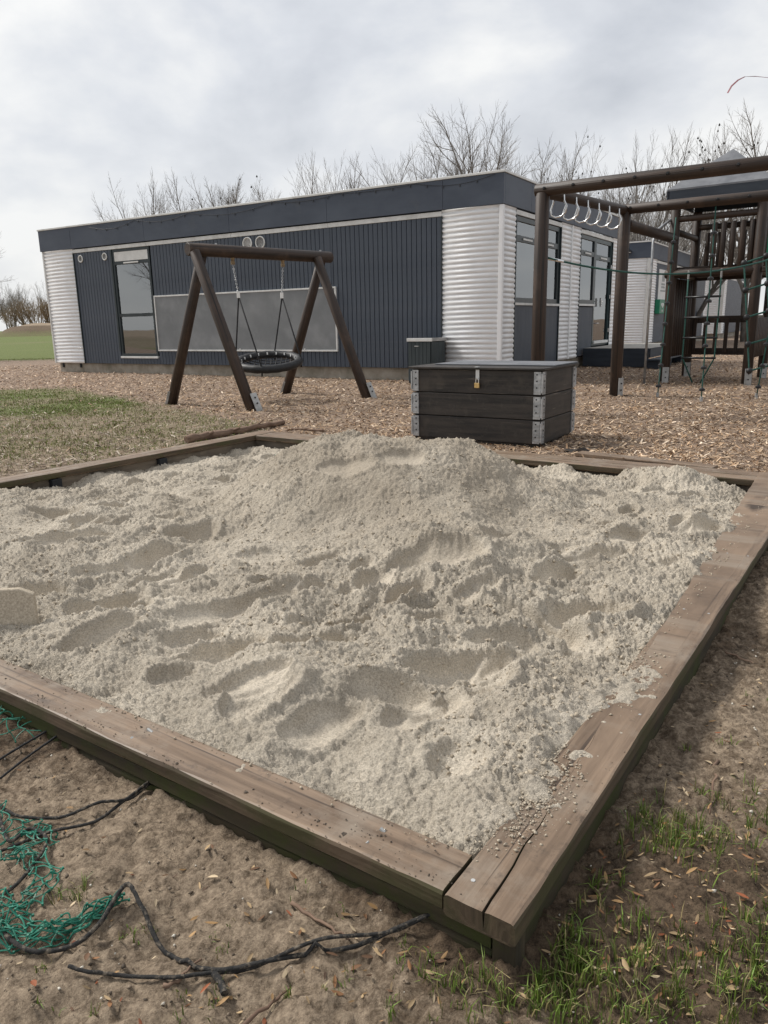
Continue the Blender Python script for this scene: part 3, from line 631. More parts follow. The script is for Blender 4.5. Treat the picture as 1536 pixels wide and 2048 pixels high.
# ------------------------------------------------------------------ buildings
B_YAW = R(58.312)
def corrugated(mb, axis, p0, p1, z0, z1, face, pitch=0.0872, amp=0.0200, out=-1):
    """sheet with horizontal ridges. axis 'y': runs along local Y at x=face; axis 'x': runs along X at y=face. out: outward sign"""
    n = int((z1 - z0) / pitch * 12); pts = []
    for i in range(n + 1):
        z = z0 + (z1 - z0) * i / n; d = face + out * (0.012 + amp * 1.3 * abs(math.sin(math.pi * (z - z0) / pitch)) ** 0.75)
        for p in (p0, p1): pts.append((d, p, z) if axis == 'y' else (p, d, z))
    for p in (p0, p1):           # back edge so that the sheet has body
        pass
    fc = []
    for i in range(n):
        q = (2 * i, 2 * i + 1, 2 * i + 3, 2 * i + 2)
        fc.append(q[::-1] if axis == 'y' else q)
    k = len(pts)
    for p in (p0, p1):
        for z in (z0, z1): pts.append((face, p, z) if axis == 'y' else (p, face, z))
    fc.append(tuple([k, k + 1] + [2 * i for i in range(n, -1, -1)])); fc.append(tuple([k + 3, k + 2] + [2 * i + 1 for i in range(n + 1)]))
    fc.append((k, 0, 1, k + 2)); fc.append((k + 1, k + 3, 2 * n + 1, 2 * n))
    mb.poly(pts, fc); return mb
def window(parent, axis, p0, p1, z0, z1, face, splits=(), transom=None, mull=None, fw=0.06, mat='frame_paint', sill=True, handle=True, out=-1):
    """frame set into the wall at plane 'face'; panes behind. splits: vertical mullions, transom: z of transom bar"""
    def bx(mb, a0, a1, d0, d1, zz0, zz1):
        if axis == 'y': mb.bx(d0, d1, a0, a1, zz0, zz1)
        else: mb.bx(a0, a1, d0, d1, zz0, zz1)
    f0, f1 = face + out * 0.012, face - out * 0.06
    mb = MB()
    bx(mb, p0, p1, f0, f1, z1 - fw, z1); bx(mb, p0, p1, f0, f1, z0, z0 + fw)
    bx(mb, p0, p0 + fw, f0, f1, z0 + fw, z1 - fw); bx(mb, p1 - fw, p1, f0, f1, z0 + fw, z1 - fw)
    xs = [p0 + fw] + [v for s_ in splits for v in (s_ - fw * .6, s_ + fw * .6)] + [p1 - fw]
    for s_ in splits: bx(mb, s_ - fw * .6, s_ + fw * .6, f0 - out * .003, f1, z0 + fw, z1 - fw)
    for i in range(0, len(xs), 2):
        for t in ([transom] if transom else []) + ([mull] if mull else []): bx(mb, xs[i], xs[i + 1], f0 - out * .004, f1, t - fw * .62, t + fw * .62)
    w = mb.build('window', mat, parent, bevel=.003)
    zs = [z0 + fw] + sorted([v for t in [transom, mull] if t for v in (t - fw * .62, t + fw * .62)]) + [z1 - fw]
    for i in range(0, len(xs), 2):
        for j in range(0, len(zs), 2):
            g_ = MB(); bx(g_, xs[i] - .004, xs[i + 1] + .004, face - out * .018, face - out * .024, zs[j] - .004, zs[j + 1] + .004); g_.build('pane', 'glass', w)
            if j == 0 and len(zs) > 2 and False: pass
        if transom and handle:       # pale vent slot on the transom
            h = MB(); m_ = (xs[i] + xs[i + 1]) / 2; hw = (xs[i + 1] - xs[i]) * .22; bx(h, m_ - hw, m_ + hw, f0 + out * .002, f0 + out * .014, transom - .02, transom + .012); h.build('trickle_vent', 'white_trim', w)
    if sill:
        s_ = MB(); bx(s_, p0 - .01, p1 + .01, face + out * .05, face - out * .02, z0 - .05, z0 - .004); s_.build('sill', 'white_trim', w, bevel=.004)
    return w
def room(parent, axis, p0, p1, z0, z1, face, depth=3.0, out=-1):
    """plain room behind a window: walls, ceiling, floor seen through the panes"""
    q0, q1 = face - out * 0.075, face - out * (0.075 + depth)
    c = lambda p, d, z: (d, p, z) if axis == 'y' else (p, d, z)
    P = [c(p, d, z) for d in (q0, q1) for z in (z0, z1) for p in (p0, p1)]
    MB().poly(P, [(4, 5, 7, 6), (0, 4, 6, 2), (1, 3, 7, 5), (2, 6, 7, 3)]).build('room_walls', 'room_wall', parent)
    MB().poly(P, [(0, 1, 5, 4)]).build('room_floor', 'room_floor', parent)

def wall_with_holes(mb, axis, p0, p1, z0, z1, d0, d1, holes):
    """solid wall slab between d0,d1, from p0 to p1, holes = [(a0,a1,zz0,zz1)]"""
    def bx(a0, a1, zz0, zz1):
        if a1 - a0 < 1e-4 or zz1 - zz0 < 1e-4: return
        if axis == 'y': mb.bx(d0, d1, a0, a1, zz0, zz1)
        else: mb.bx(a0, a1, d0, d1, zz0, zz1)
    cur = p0
    for (a0, a1, h0, h1) in sorted(holes):
        bx(cur, a0, z0, z1); bx(a0, a1, z0, h0); bx(a0, a1, h1, z1); cur = a1
    bx(cur, p1, z0, z1)
    return mb

ZT, ZF, Z0 = 3.50, 2.983, 0.232
bld = thing('classroom_building', 'long flat-roofed dark blue clad classroom building with corrugated metal corners', 'building', (2.0946, 13.6048, 0), B_YAW)
LEN, DEP = 12.406, 7.56
win_f = (8.60, 9.86, 0.42, 2.874)
holes_f = [win_f]
holes_r = [(0.60, 2.99, 1.39, 2.87), (4.335, 5.50, 1.41, 2.87), (5.50, 6.865, 0.45, 2.87)]
wb = MB()
wall_with_holes(wb, 'y', 0.0, LEN, Z0, ZF, 0.03, 0.09, holes_f)
wall_with_holes(wb, 'x', 0.09, DEP, Z0, ZF, 0.03, 0.09, holes_r)
wb.bx(0.09, DEP, LEN - .06, LEN, Z0, ZF); wb.bx(DEP - .06, DEP, 0.09, LEN - .06, Z0, ZF)
wb.build('wall', 'backing', bld)
MB().bx(0.06, DEP - .03, 0.06, LEN - .03, -.3, Z0 - .003).build('foundation', 'concrete', bld)
for y in (11.5, 12.2): MB().bx(0.03, 0.058, y, y + .05, .12, Z0 - .004).build('foundation_vent', 'backing', bld)
# cladding boards, front
pitch = 0.1031; y = 1.128; zt_b = 2.876
first = {}
def board(y0, w, z0, z1, face='f'):
    key = (round(w, 3), round(z1 - z0, 3))
    if key not in first:
        mb = MB(); mb.prism([(-.004, 0, 0), (-.022, 0.006, 0), (-.022, w - .006, 0), (-.004, w, 0), (.029, w, 0), (.029, 0, 0)], (0, 0, z1 - z0))
        mb.g = [(p[2], p[1], p[0]) for p in mb.v]
        first[key] = mb.build('board', 'cladding', bld); first[key].location = (0, y0, z0); return
    share(first[key], 'board', bld, (0, y0, z0))
while y < 11.22:
    w = min(pitch - .005, 11.236 - y)
    yc = y + w / 2
    if win_f[0] - .02 < yc < win_f[1] + .02:
        board(y, round(w, 3), Z0 + .005, win_f[2] - .055)
    else: board(y, round(w, 3), Z0 + .005, zt_b)
    y += pitch
for yj in (3.585, 6.09): MB().bx(-.028, -.023, yj - .03, yj + .03, Z0 + .004, zt_b).build('joint_cover', 'cladding', bld, bevel=.002)
MB().bx(-.03, -.0, win_f[1] + .0, win_f[1] + .05, Z0 + .3, zt_b).build('joint_cover', 'frame_paint', bld)
# white strip below the fascia
for y0, y1 in ((1.125, 3.58), (3.586, 6.085), (6.091, 8.66), (8.666, 11.245)):
    MB().bx(-.035, .028, y0, y1, 2.881, 2.962).build('eaves_strip', 'white_trim', bld, bevel=.003)
for x0, x1 in ((0.60, 3.02), (4.33, 6.86)): MB().bx(x0, x1, -.035, .028, 2.881, 2.962).build('eaves_strip', 'white_trim', bld, bevel=.003)
# corrugated corners
for y0, y1 in ((0.03, 1.118), (11.252, LEN - .02)): corrugated(MB(), 'y', y0, y1, Z0, ZF - .004, 0.0).build('corrugated_panel', 'corrugated', bld, smooth=True)
for x0, x1 in ((0.03, 0.575), (3.03, 3.655), (3.735, 4.325), (6.875, DEP - .02)): corrugated(MB(), 'x', x0, x1, Z0, ZF - .004, 0.0).build('corrugated_panel', 'corrugated', bld, smooth=True)
MB().bx(-.05, .026, -.05, .026, Z0, ZF - .004).build('corner_trim', 'corrugated', bld, bevel=.01)
MB().bx(-.05, .02, LEN - .018, LEN + .03, Z0, ZF - .004).build('corner_trim', 'white_trim', bld, bevel=.01)
MB().bx(DEP - .018, DEP + .03, -.05, .02, Z0, ZF - .004).build('corner_trim', 'white_trim', bld, bevel=.01)
MB().bx(3.665, 3.725, -.055, .02, Z0, ZF - .004).build('joint_trim', 'corrugated', bld, bevel=.012)
for y in (1.121, 11.243): MB().bx(-.045, -.0, y - .01, y + .01, Z0, 2.878).build('edge_trim', 'frame_paint', bld)
for x in (0.585, 3.01, 4.33, 6.868): MB().bx(x - .008, x + .008, -.045, -.0, Z0, 2.878).build('edge_trim', 'frame_paint', bld)
# fascia panels and roof
for y0, y1 in ((-.06, 1.085), (1.09, 3.58), (3.585, 6.085), (6.09, 8.66), (8.665, 11.24), (11.245, LEN + .06)):
    MB().bx(-.065, .0, y0, y1, ZF, ZT - .03).build('fascia_panel', 'fascia_paint', bld, bevel=.003)
for x0, x1 in ((.003, 1.24), (1.245, 2.49), (2.495, 3.73), (3.735, 5.0), (5.005, 6.25), (6.255, DEP + .05)):
    MB().bx(x0, x1, -.06, .0, ZF + .001, ZT - .03).build('fascia_panel', 'fascia_paint', bld, bevel=.003)
MB().bx(.0, DEP, LEN - .01, LEN + .055, ZF + .001, ZT - .032).build('fascia_panel', 'fascia_paint', bld)
MB().bx(-.08, DEP + .06, -.08, LEN + .08, ZT - .028, ZT + .012).build('roof_edge', 'white_trim', bld, bevel=.006)
MB().bx(-.02, DEP, -.02, LEN + .02, ZT - .2, ZT + .02).build('roof', 'roof_felt', bld)
# front window, with the plastic tub behind it
wf = window(bld, 'y', *win_f, 0.0, transom=2.565, mull=1.375, fw=.06)
room(bld, 'y', 7.4, 10.6, .30, 2.86, 0.03, 3.2)
MB().bx(-.006, .010, win_f[0] + .062, win_f[1] - .062, 2.605, 2.812).build('panel', 'white_trim', wf)
MB().bx(.04, .32, win_f[1] - .105, win_f[1] - .05, .46, 2.79).build('jamb', 'white_trim', wf)
# right-hand facade
wa = window(bld, 'x', *holes_r[0], 0.0, splits=(1.76,), transom=2.50, fw=.085)
wc = window(bld, 'x', *holes_r[1], 0.0, transom=2.50, fw=.085)
dr = window(bld, 'x', *holes_r[2], 0.0, transom=2.46, fw=.09, mat='door_paint', sill=False); dr.name = 'door'
MB().bx(5.6, 6.78, -.05, .02, .50, .56).build('kick_rail', 'white_trim', dr)
MB().bx(6.0, 6.03, -.014, -.06, 1.35, 1.55).bx(5.98, 6.10, -.055, -.07, 1.46, 1.485).build('door_handle', 'chrome', dr)
for z in (.75, 1.55, 2.25): MB().tube([(6.80, -.03, z), (6.80, -.03, z + .09)], .016, 8).build('hinge', 'chrome', dr)
MB().tube([(5.42, -.02, .97), (5.42, -.13, .97), (5.62, -.13, .97)], .009, 8).build('hold_open_hook', 'chrome', bld)
room(bld, 'x', 0.45, 7.2, .46, 2.86, 0.03, 5.0)
# ribbed panels below the right-hand windows
for x0, x1, zz in ((0.60, 1.74, Z0), (1.78, 2.99, Z0), (4.345, 5.44, .26)):
    mb = MB(); n = int((x1 - x0) / .055); pr_ = []
    for i in range(n):
        a = x0 + (x1 - x0) * i / n; bb = x0 + (x1 - x0) * (i + 1) / n; pr_ += [(a, -.008), (a + .006, -.02), (bb - .006, -.02), (bb, -.008)]
    out_ = [(p[0], p[1], zz) for p in pr_] + [(x1, .029, zz), (x0, .029, zz)]
    mb.prism(out_, (0, 0, 1.335 - zz)); mb.g = [(p[2], p[0], p[1]) for p in mb.v]
    mb.build('ribbed_panel', 'cladding', bld)
MB().bx(1.742, 1.778, -.024, .028, Z0, 1.33).build('joint_cover', 'frame_paint', bld)
# painted flowers on the inside of the panes
def flowers(x0, x1, z0, seed):
    r = random.Random(seed)
    mats = ['paint_white', 'paint_leaf', 'paint_teal']; mbs = [MB(), MB(), MB()]
    x = x0
    while x < x1:
        h = r.uniform(.18, .34); w = r.uniform(.018, .032); base = z0 + r.uniform(0, .03)
        for k in range(6):
            pts = []; zc = base + h * (.42 + .1 * k); ww = w * (1.15 - .12 * k)
            for t in range(7): pts.append((x + ww * math.cos(t * .9) + r.uniform(-.006, .006), .034, zc + ww * 1.2 * math.sin(t * .9)))
            mbs[0 if r.random() < .7 else 2].prism(pts, (0, .002, 0))
        for k in range(3):
            dx = r.uniform(-.045, .045); mbs[1].prism([(x - .008, .037, base), (x + .008, .037, base), (x + dx, .037, base + h * r.uniform(.35, .75))], (0, .002, 0))
        x += r.uniform(.06, .12)
    mbs[1].bx(x0, x1, .037, .039, z0, z0 + .035)
    return mbs, mats
for (x0, x1, par) in ((.70, 1.62, wa), (1.9, 2.85, wa), (4.45, 5.35, wc)):
    mbs, mats = flowers(x0, x1, 1.485 if par is wa else 1.505, int(x0 * 100))
    for mb, ma in zip(mbs, mats):
        if mb.v: mb.build('window_painting', ma, par)
# round vents
for (yy, zz, r, lou) in ((10.98, 2.735, .075, False), (10.10, 2.735, .075, False), (5.64, 2.73, .115, True), (5.295, 2.725, .115, False)):
    v_ = MB().tube([(-.035, yy + r * math.cos(a), zz + r * math.sin(a)) for a in np.linspace(0, 2 * math.pi, 28, endpoint=False)], .014, 8, closed=True).build('vent', 'white_trim', bld, smooth=True)
    mb = MB()
    for k in range(-5, 6):
        hgt = r * k / 6; hw = math.sqrt(max(r * r - hgt * hgt, 0)) - .006
        mb.box((-.032, yy, zz + hgt), (.012, 2 * hw, .005), ((.8, 0, -.6), (0, 1, 0), (.6, 0, .8)))
    mb.build('grille', 'white_trim' if lou else 'dull_zinc', v_)
    MB().tube([(-.023, yy, zz), (-.029, yy, zz)], r - .004, 24).build('backplate', 'cladding', v_)
# tub on the window ledge
tubo = thing('plastic_tub', 'clear plastic tub of coloured toys inside the tall window', 'tub', (2.0946 + 8.72 * -.85092 + .22 * .52529, 13.6048 + 8.72 * .52529 + .22 * .85092, .46), B_YAW)
MB().bx(-.13, .13, -.0, .30, -.0, .16).build('tub_body', 'white_plastic', tubo, bevel=.015)
MB().bx(-.145, .145, -.015, .315, .165, .19).build('lid', 'white_plastic', tubo, bevel=.006)
MB().bx(-.137, -.132, .05, .14, .03, .12).build('label', 'red_plastic', tubo)
MB().bx(-.137, -.132, .17, .25, .03, .13).build('label', 'plastic_green', tubo)
MB().bx(.10, .45, 8.3, 9.8, .305, .456).build('ledge', 'room_floor', bld)

# chalkboard on the front wall
cb = thing('chalkboard', 'long grey outdoor chalkboard in a white frame on the dark wall', 'chalkboard', (2.0946, 13.6048, 0), B_YAW)
cb.location = (2.0946 - .85092 * 3.435, 13.6048 + .52529 * 3.435, .54); W_, H_ = 5.10, 1.245
MB().bx(-.05, -.026, .02, W_ - .02, .02, H_ - .02).build('board_surface', 'chalk', cb)
for q in ((0, W_, 0, .032), (0, W_, H_ - .032, H_), (0, .03, .034, H_ - .034), (W_ - .03, W_, .034, H_ - .034)):
    MB().bx(-.062, -.0245, *q).build('frame_bar', 'white_trim', cb, bevel=.003)
for y in (.8, 2.55, 4.3): MB().bx(-.066, -.063, y, y + .03, .03, .06).build('clip', 'white_trim', cb)

# string of lights looped along the fascia
fl = thing('string_lights', 'thin dark string of lights looped along the front fascia of the building', 'string lights', (2.0946, 13.6048, 3.0), B_YAW)
pts = []; sw = [0.1, 1.6, 3.3, 4.9, 7.2, 8.9, 10.6]
for a, b in zip(sw[:-1], sw[1:]):
    for i in range(14):
        t = i / 14; pts.append((-.084, a + (b - a) * t, .455 - .13 * 4 * t * (1 - t) * (.6 + .4 * math.sin(a * 3))))
MB().tube(pts, .004, 5).build('cable', 'plastic_black', fl)
for k in range(3, len(pts), 3):
    p = pts[k]; MB().tube([(p[0], p[1], p[2]), (p[0], p[1], p[2] - .02), (p[0], p[1], p[2] - .05)], [.005, .009, .004], 6).build('bulb', 'plastic_black', fl)

# bin cabinet against the front wall
bc = thing('bin_cabinet', 'small dark slatted bin cabinet with a pale top edge beside the building', 'cabinet', (2.0946 - .62 * .52529 - .85092 * 1.04, 13.6048 - .62 * .85092 + .52529 * 1.04, 0), B_YAW)
for i in range(6): MB().bx(-.02, .0, .004 + i * .0745, .074 + i * .0745, .04, .735).build('slat', 'bin_paint', bc, bevel=.004)
for i in range(6): MB().bx(.003 + i * .086, .085 + i * .086, -.02, -.0, .04, .735).build('slat', 'bin_paint', bc, bevel=.004)
MB().bx(.002, .54, .002, .45, .0, .74).build('carcass', 'backing', bc)
MB().bx(-.035, .0, -.035, .47, .742, .80).build('lid_edge', 'white_trim', bc, bevel=.004); MB().bx(.002, .57, -.035, .0, .742, .80).build('lid_edge', 'dull_zinc', bc, bevel=.004)
MB().bx(.0, .57, -.0, .465, .745, .79).build('lid', 'bin_paint', bc, bevel=.004)
MB().tube([(-.03, .22, .66), (-.05, .22, .66), (-.05, .30, .66), (-.03, .30, .66)], .006, 6).build('handle', 'dull_zinc', bc)

# steps and landing in front of the glazed door
dk = thing('door_landing', 'dark blue timber landing with a step below the glazed side door', 'landing', (2.0946, 13.6048, 0), B_YAW)
for i in range(10): MB().bx(4.75, 8.3, -.20 - i * .145, -.065 - i * .145, .385, .425).build('deck_board', 'deck_top' if i < 9 else 'deck_top', dk, bevel=.004)
MB().bx(4.72, 4.749, -1.52, -.06, .02, .424).build('skirt_board', 'deck_paint', dk); MB().bx(4.75, 8.3, -1.545, -1.52, .22, .424).build('skirt_board', 'deck_paint', dk)
for i in range(2): MB().bx(4.4, 8.3, -1.70 - i * .15, -1.56 - i * .15, .17, .205).build('step_board', 'deck_paint', dk, bevel=.004)
for x in (4.45, 5.7, 6.9, 8.2): MB().bx(x, x + .07, -1.80, -1.56, -.05, .168).build('step_bearer', 'deck_paint', dk)

def annex(name, label, corner, length, depth, front, side, zb=Z0):
    """neighbouring block of the same make. front/side: list of (kind, p0, p1)"""
    b_ = thing(name, label, 'building', (corner[0], corner[1], 0), B_YAW)
    hf = [(a, c_, 1.0, 2.8) for k, a, c_ in front if k == 'w']; hs = [(a, c_, 1.0, 2.8) for k, a, c_ in side if k == 'w']
    wb = MB(); wall_with_holes(wb, 'y', 0, length, zb, ZF, .03, .09, hf); wall_with_holes(wb, 'x', .09, depth, zb, ZF, .03, .09, hs)
    wb.bx(.09, depth, length - .06, length, zb, ZF); wb.bx(depth - .06, depth, .09, length - .06, zb, ZF)
    wb.build('wall', 'backing', b_)
    MB().bx(.06, depth - .03, .06, length - .03, -.3, zb - .003).build('foundation', 'concrete', b_)
    for ax, lst in (('y', front), ('x', side)):
        for k, a, c_ in lst:
            if k == 'c': corrugated(MB(), ax, a, c_, zb, ZF - .004, 0.0).build('corrugated_panel', 'corrugated', b_, smooth=True)
            else:
                mb = MB(); n = max(1, int((c_ - a) / .15)); z_top = .95 if k == 'w' else 2.876; pr_ = []
                for i in range(n):
                    p = a + (c_ - a) * i / n; q = a + (c_ - a) * (i + 1) / n; pr_ += [(p, -.006), (p + .008, -.02), (q - .008, -.02), (q, -.006)]
                out_ = pr_ + [(c_, .029), (a, .029)]
                mb.prism([((d, p, zb) if ax == 'y' else (p, d, zb)) for p, d in out_], (0, 0, z_top - zb)); mb.build('ribbed_panel', 'cladding', b_)
                s_ = MB(); (s_.bx(-.035, .028, a, c_, 2.881, 2.962) if ax == 'y' else s_.bx(a, c_, -.035, .028, 2.881, 2.962)); s_.build('eaves_strip', 'white_trim', b_)
                if k == 'w': window(b_, ax, a + .02, c_ - .02, 1.0, 2.8, 0.0, splits=((a + c_) / 2,), transom=2.45); room(b_, ax, a - .3, c_ + .3, .5, 2.85, .03, 3)
    MB().bx(-.05, .026, -.05, .026, zb, ZF - .004).build('corner_trim', 'white_trim', b_, bevel=.01)
    MB().bx(-.065, .0, -.06, length + .06, ZF, ZT - .03).build('fascia_panel', 'fascia_paint', b_)
    MB().bx(.003, depth + .05, -.06, .0, ZF + .001, ZT - .03).build('fascia_panel', 'fascia_paint', b_)
    MB().bx(-.08, depth + .06, -.08, length + .08, ZT - .028, ZT + .012).build('roof_edge', 'white_trim', b_)
    MB().bx(-.02, depth, -.02, length + .02, ZT - .2, ZT + .02).build('roof', 'roof_felt', b_)
    return b_
b2 = annex('classroom_building', 'dark blue annex with corrugated corner and green defibrillator box, behind the landing', (8.85, 25.95), 6.0, 12.0,
           [('c', .03, 1.1), ('p', 1.12, 5.98)], [('c', .03, 1.10), ('p', 1.12, 4.2), ('w', 4.22, 5.6), ('p', 5.62, 11.0), ('c', 11.02, 11.98)])
b3 = annex('classroom_building', 'farthest dark blue block with corrugated corner seen through the climbing tower', (16.86, 38.44), 7.5, 8.0,
           [('c', .03, 2.3), ('c', 2.34, 3.2), ('w', 3.22, 5.2), ('p', 5.22, 7.48)], [('c', .03, .95), ('p', .97, 7.9)])
# lamp, defibrillator box and poster on the annex
MB().bx(-.20, -.07, .55, .80, 3.18, 3.24).bx(-.10, -.066, .62, .72, 3.24, 3.30).build('floodlight', 'plastic_black', b2, bevel=.005)
MB().bx(-.195, -.09, .56, .79, 3.165, 3.179).build('floodlight_glass', 'white_plastic', b2)
def on_b2(x, z, out): return (8.85 + .52529 * x + .85092 * out, 25.95 + .85092 * x - .52529 * out, z)
aed = thing('defibrillator_box', 'green wall box with a white heart symbol on the annex', 'defibrillator', on_b2(1.15, 1.2, .0), B_YAW)
MB().bx(0, .85, -.20, -.03, 0, .48).build('case', 'plastic_green', aed, bevel=.02)
hp = []
for t in np.linspace(0, 2 * math.pi, 28, endpoint=False):
    hx = 16 * math.sin(t) ** 3; hy = 13 * math.cos(t) - 5 * math.cos(2 * t) - 2 * math.cos(3 * t) - math.cos(4 * t); hp.append((.42 + hx * .0125, -.206, .29 + hy * .0062))
MB().prism(hp, (0, .005, 0)).build('heart_symbol', 'white_plastic', aed)
MB().prism([(.46, -.209, .36), (.38, -.209, .29), (.43, -.209, .29), (.40, -.209, .21), (.49, -.209, .305), (.43, -.209, .305)], (0, .002, 0)).build('bolt_symbol', 'plastic_green', aed)
def text_obj(name, s, size, mat, parent, loc, rot):
    cu = bpy.data.curves.new(name, 'FONT'); cu.body = s; cu.size = size; cu.align_x = 'CENTER'; cu.extrude = .002
    t = bpy.data.objects.new(name, cu); COL.objects.link(t); t.parent = parent; t.location = loc; t.rotation_euler = rot; cu.materials.append(MAT[mat])
    dg = bpy.context.evaluated_depsgraph_get(); me = bpy.data.meshes.new_from_object(t.evaluated_get(dg)); bpy.data.objects.remove(t)
    o = link(name, me, None, parent); o.location = loc; o.rotation_euler = rot
    return o
text_obj('lettering', 'AED', .11, 'white_plastic', aed, (.42, -.205, .06), (R(90), 0, 0))
po = thing('poster', 'tall white notice board with grey print above the green box', 'poster', on_b2(1.5, 1.68, .0), B_YAW)
MB().bx(0, 1.35, -.045, -.024, 0, 1.02).build('sheet', 'poster_paper', po, bevel=.004)
MB().bx(.5, .9, -.049, -.046, .62, .88).bx(.42, .98, -.049, -.046, .50, .56).bx(.42, .98, -.049, -.046, .40, .46).bx(.3, 1.1, -.049, -.046, .28, .33).build('printed_lines', 'poster_ink', po)

# ------------------------------------------------------------------ swing frame and nest swing
def shoe(parent, base, top, r, h=.24, name='metal_shoe', face=None):
    """flat steel foot plates bolted to both sides of a post end"""
    b = np.array(base, float); t = np.array(top, float); d = t - b; d /= np.linalg.norm(d)
    f = np.array(face if face is not None else (0.3, -1, 0), float); f = f - d * (f @ d); f /= np.linalg.norm(f); s_ = np.cross(d, f)
    mb = MB(); mb.box(b + d * (h / 2 - .06) + f * (r + .004), (h + .12, r * 1.35, .008), (d, s_, f)).build(name, 'dull_zinc', parent, bevel=.002)
    for k in (.35, .7):
        q = b + d * h * k + f * (r + .008); MB().tube([q, q + f * .012], .012, 6).build('bolt', 'plastic_black', parent)
fa = np.array([-2.35, 10.365, 0]); fb = np.array([-.885, 11.78, 0]); bd = (fb - fa) / np.linalg.norm(fb - fa); sp_ = np.array([-.72, .575, 0])
BZ = 2.045
sw_ = thing('swing_frame', 'dark brown round-log swing frame with two splayed leg pairs', 'swing frame', tuple((fa + fb) / 2), 0, world=True)
b0 = fa - bd * .16 + np.array([0, 0, BZ]); b1 = fb + bd * .22 + np.array([0, 0, BZ])
MB().tube([b0, (b0 + b1) / 2, b1], [.082, .082, .08], 20, chamfer=.008).build('beam', 'log_wood', sw_, smooth=True)
for ft, sgn, fc in ((fa, 1, (.2, -1, 0)), (fa, -1, (.75, -.7, 0)), (fb, 1, (.2, -1, 0)), (fb, -1, (.75, -.7, 0))):
    foot = ft + sp_ * sgn + np.array([0, 0, -.15]); tp = ft + sp_ * sgn * .065 + np.array([0, 0, BZ - .03]) + bd * (.10 * sgn)
    MB().tube([foot + (tp - foot) * .03, (foot + tp) / 2, tp], [.074, .072, .068], 18, chamfer=.006).build('leg', 'log_wood', sw_, smooth=True)
    shoe(sw_, ft + sp_ * sgn, tp, .073, .22, face=fc)
for k in (.18, .92):
    q = b0 + (b1 - b0) * k; MB().tube([q + np.array([0, 0, .078]), q + np.array([0, 0, .096])], .016, 8).build('bolt', 'galvanised', sw_)
# nest swing hanging from the beam
ns = thing('nest_swing', 'round black nest swing basket hung on chains from the log beam', 'swing', (-1.62, 11.07, .50), 0, world=True)
rc = np.array([-1.62, 11.07, .565]); RR = .44
ring_pts = [rc + np.array([RR * math.cos(a), RR * math.sin(a), .085 * math.sin(a)]) for a in np.linspace(0, 2 * math.pi, 56, endpoint=False)]
MB().tube(ring_pts, [.058 + .003 * math.sin(i * 2.1) for i in range(56)], 12, closed=True).build('ring', 'rubber_black', ns, smooth=True)
mb = MB()
for k in range(-5, 6):
    o_ = k * .075; hw = math.sqrt(RR * RR - o_ * o_) - .03
    for ax in (0, 1):
        pts = []
        for t in np.linspace(-1, 1, 9):
            dx, dy = (t * hw, o_) if ax == 0 else (o_, t * hw); rr = math.hypot(dx, dy) / RR
            pts.append(rc + np.array([dx, dy, -.095 * (1 - rr * rr) - .01 + .004 * ax + .19 * dy]))
        mb.tube(pts, .008, 5)
mb.build('net_seat', 'rope_black', ns)
for a in np.linspace(0, 2 * math.pi, 18, endpoint=False):
    q = rc + np.array([(RR - .045) * math.cos(a), (RR - .045) * math.sin(a), .02 + .085 * math.sin(a)]); MB().box(q, (.03, .02, .035), ((math.cos(a), math.sin(a), 0), (-math.sin(a), math.cos(a), 0), (0, 0, 1))).build('net_clip', 'white_plastic', ns)
bm_ = (fa + fb) / 2
for sgn, k in ((-1, -.50), (1, .34)):
    top = bm_ + bd * k + np.array([0, 0, BZ - .08])
    MB().tube([top + np.array([0, 0, .03]), top, top - np.array([0, 0, .045])], [.035, .03, .022], 10).build('hanger', 'bronze', ns)
    MB().tube([top - np.array([0, 0, .045]), top - np.array([0, 0, .085])], .03, 10).build('hanger', 'bronze', ns)
    end = rc + bd * (k * .88) + np.array([0, 0, .93]); start = top - np.array([0, 0, .08])
    n = 16
    for i in range(n):
        a = start + (end - start) * (i / n); b = start + (end - start) * ((i + 1.25) / n); d = (b - a); ln = np.linalg.norm(d); d = d / ln
        s1 = np.cross(d, (1, 0, 0)) if i % 2 else np.cross(d, (0, 1, .01)); s1 = s1 / np.linalg.norm(s1); mid = (a + b) / 2
        pts = [mid + d * (ln * .5 * math.cos(t)) + s1 * (.012 * math.sin(t)) for t in np.linspace(0, 2 * math.pi, 8, endpoint=False)]
        MB().tube(pts, .0042, 5, closed=True).build('chain_link', 'galvanised', ns)
    MB().tube([end + np.array([0, 0, .03]), end - np.array([0, 0, .05])], .022, 8).build('rope_ferrule', 'white_plastic', ns)
    for s2 in (-1, 1):
        e_ = rc + bd * (sgn * .33) + np.array([-bd[1], bd[0], 0]) * s2 * .30 + np.array([0, 0, -.03]); e_[:2] = rc[:2] + (e_[:2] - rc[:2]) / np.linalg.norm(e_[:2] - rc[:2]) * (RR + .03); e_[2] += .19 * (e_[1] - rc[1])
        MB().tube([end - np.array([0, 0, .03]), e_ + np.array([0, 0, .06]), e_ - np.array([0, 0, .06])], .011, 7).build('rope', 'rope_black', ns, smooth=True)

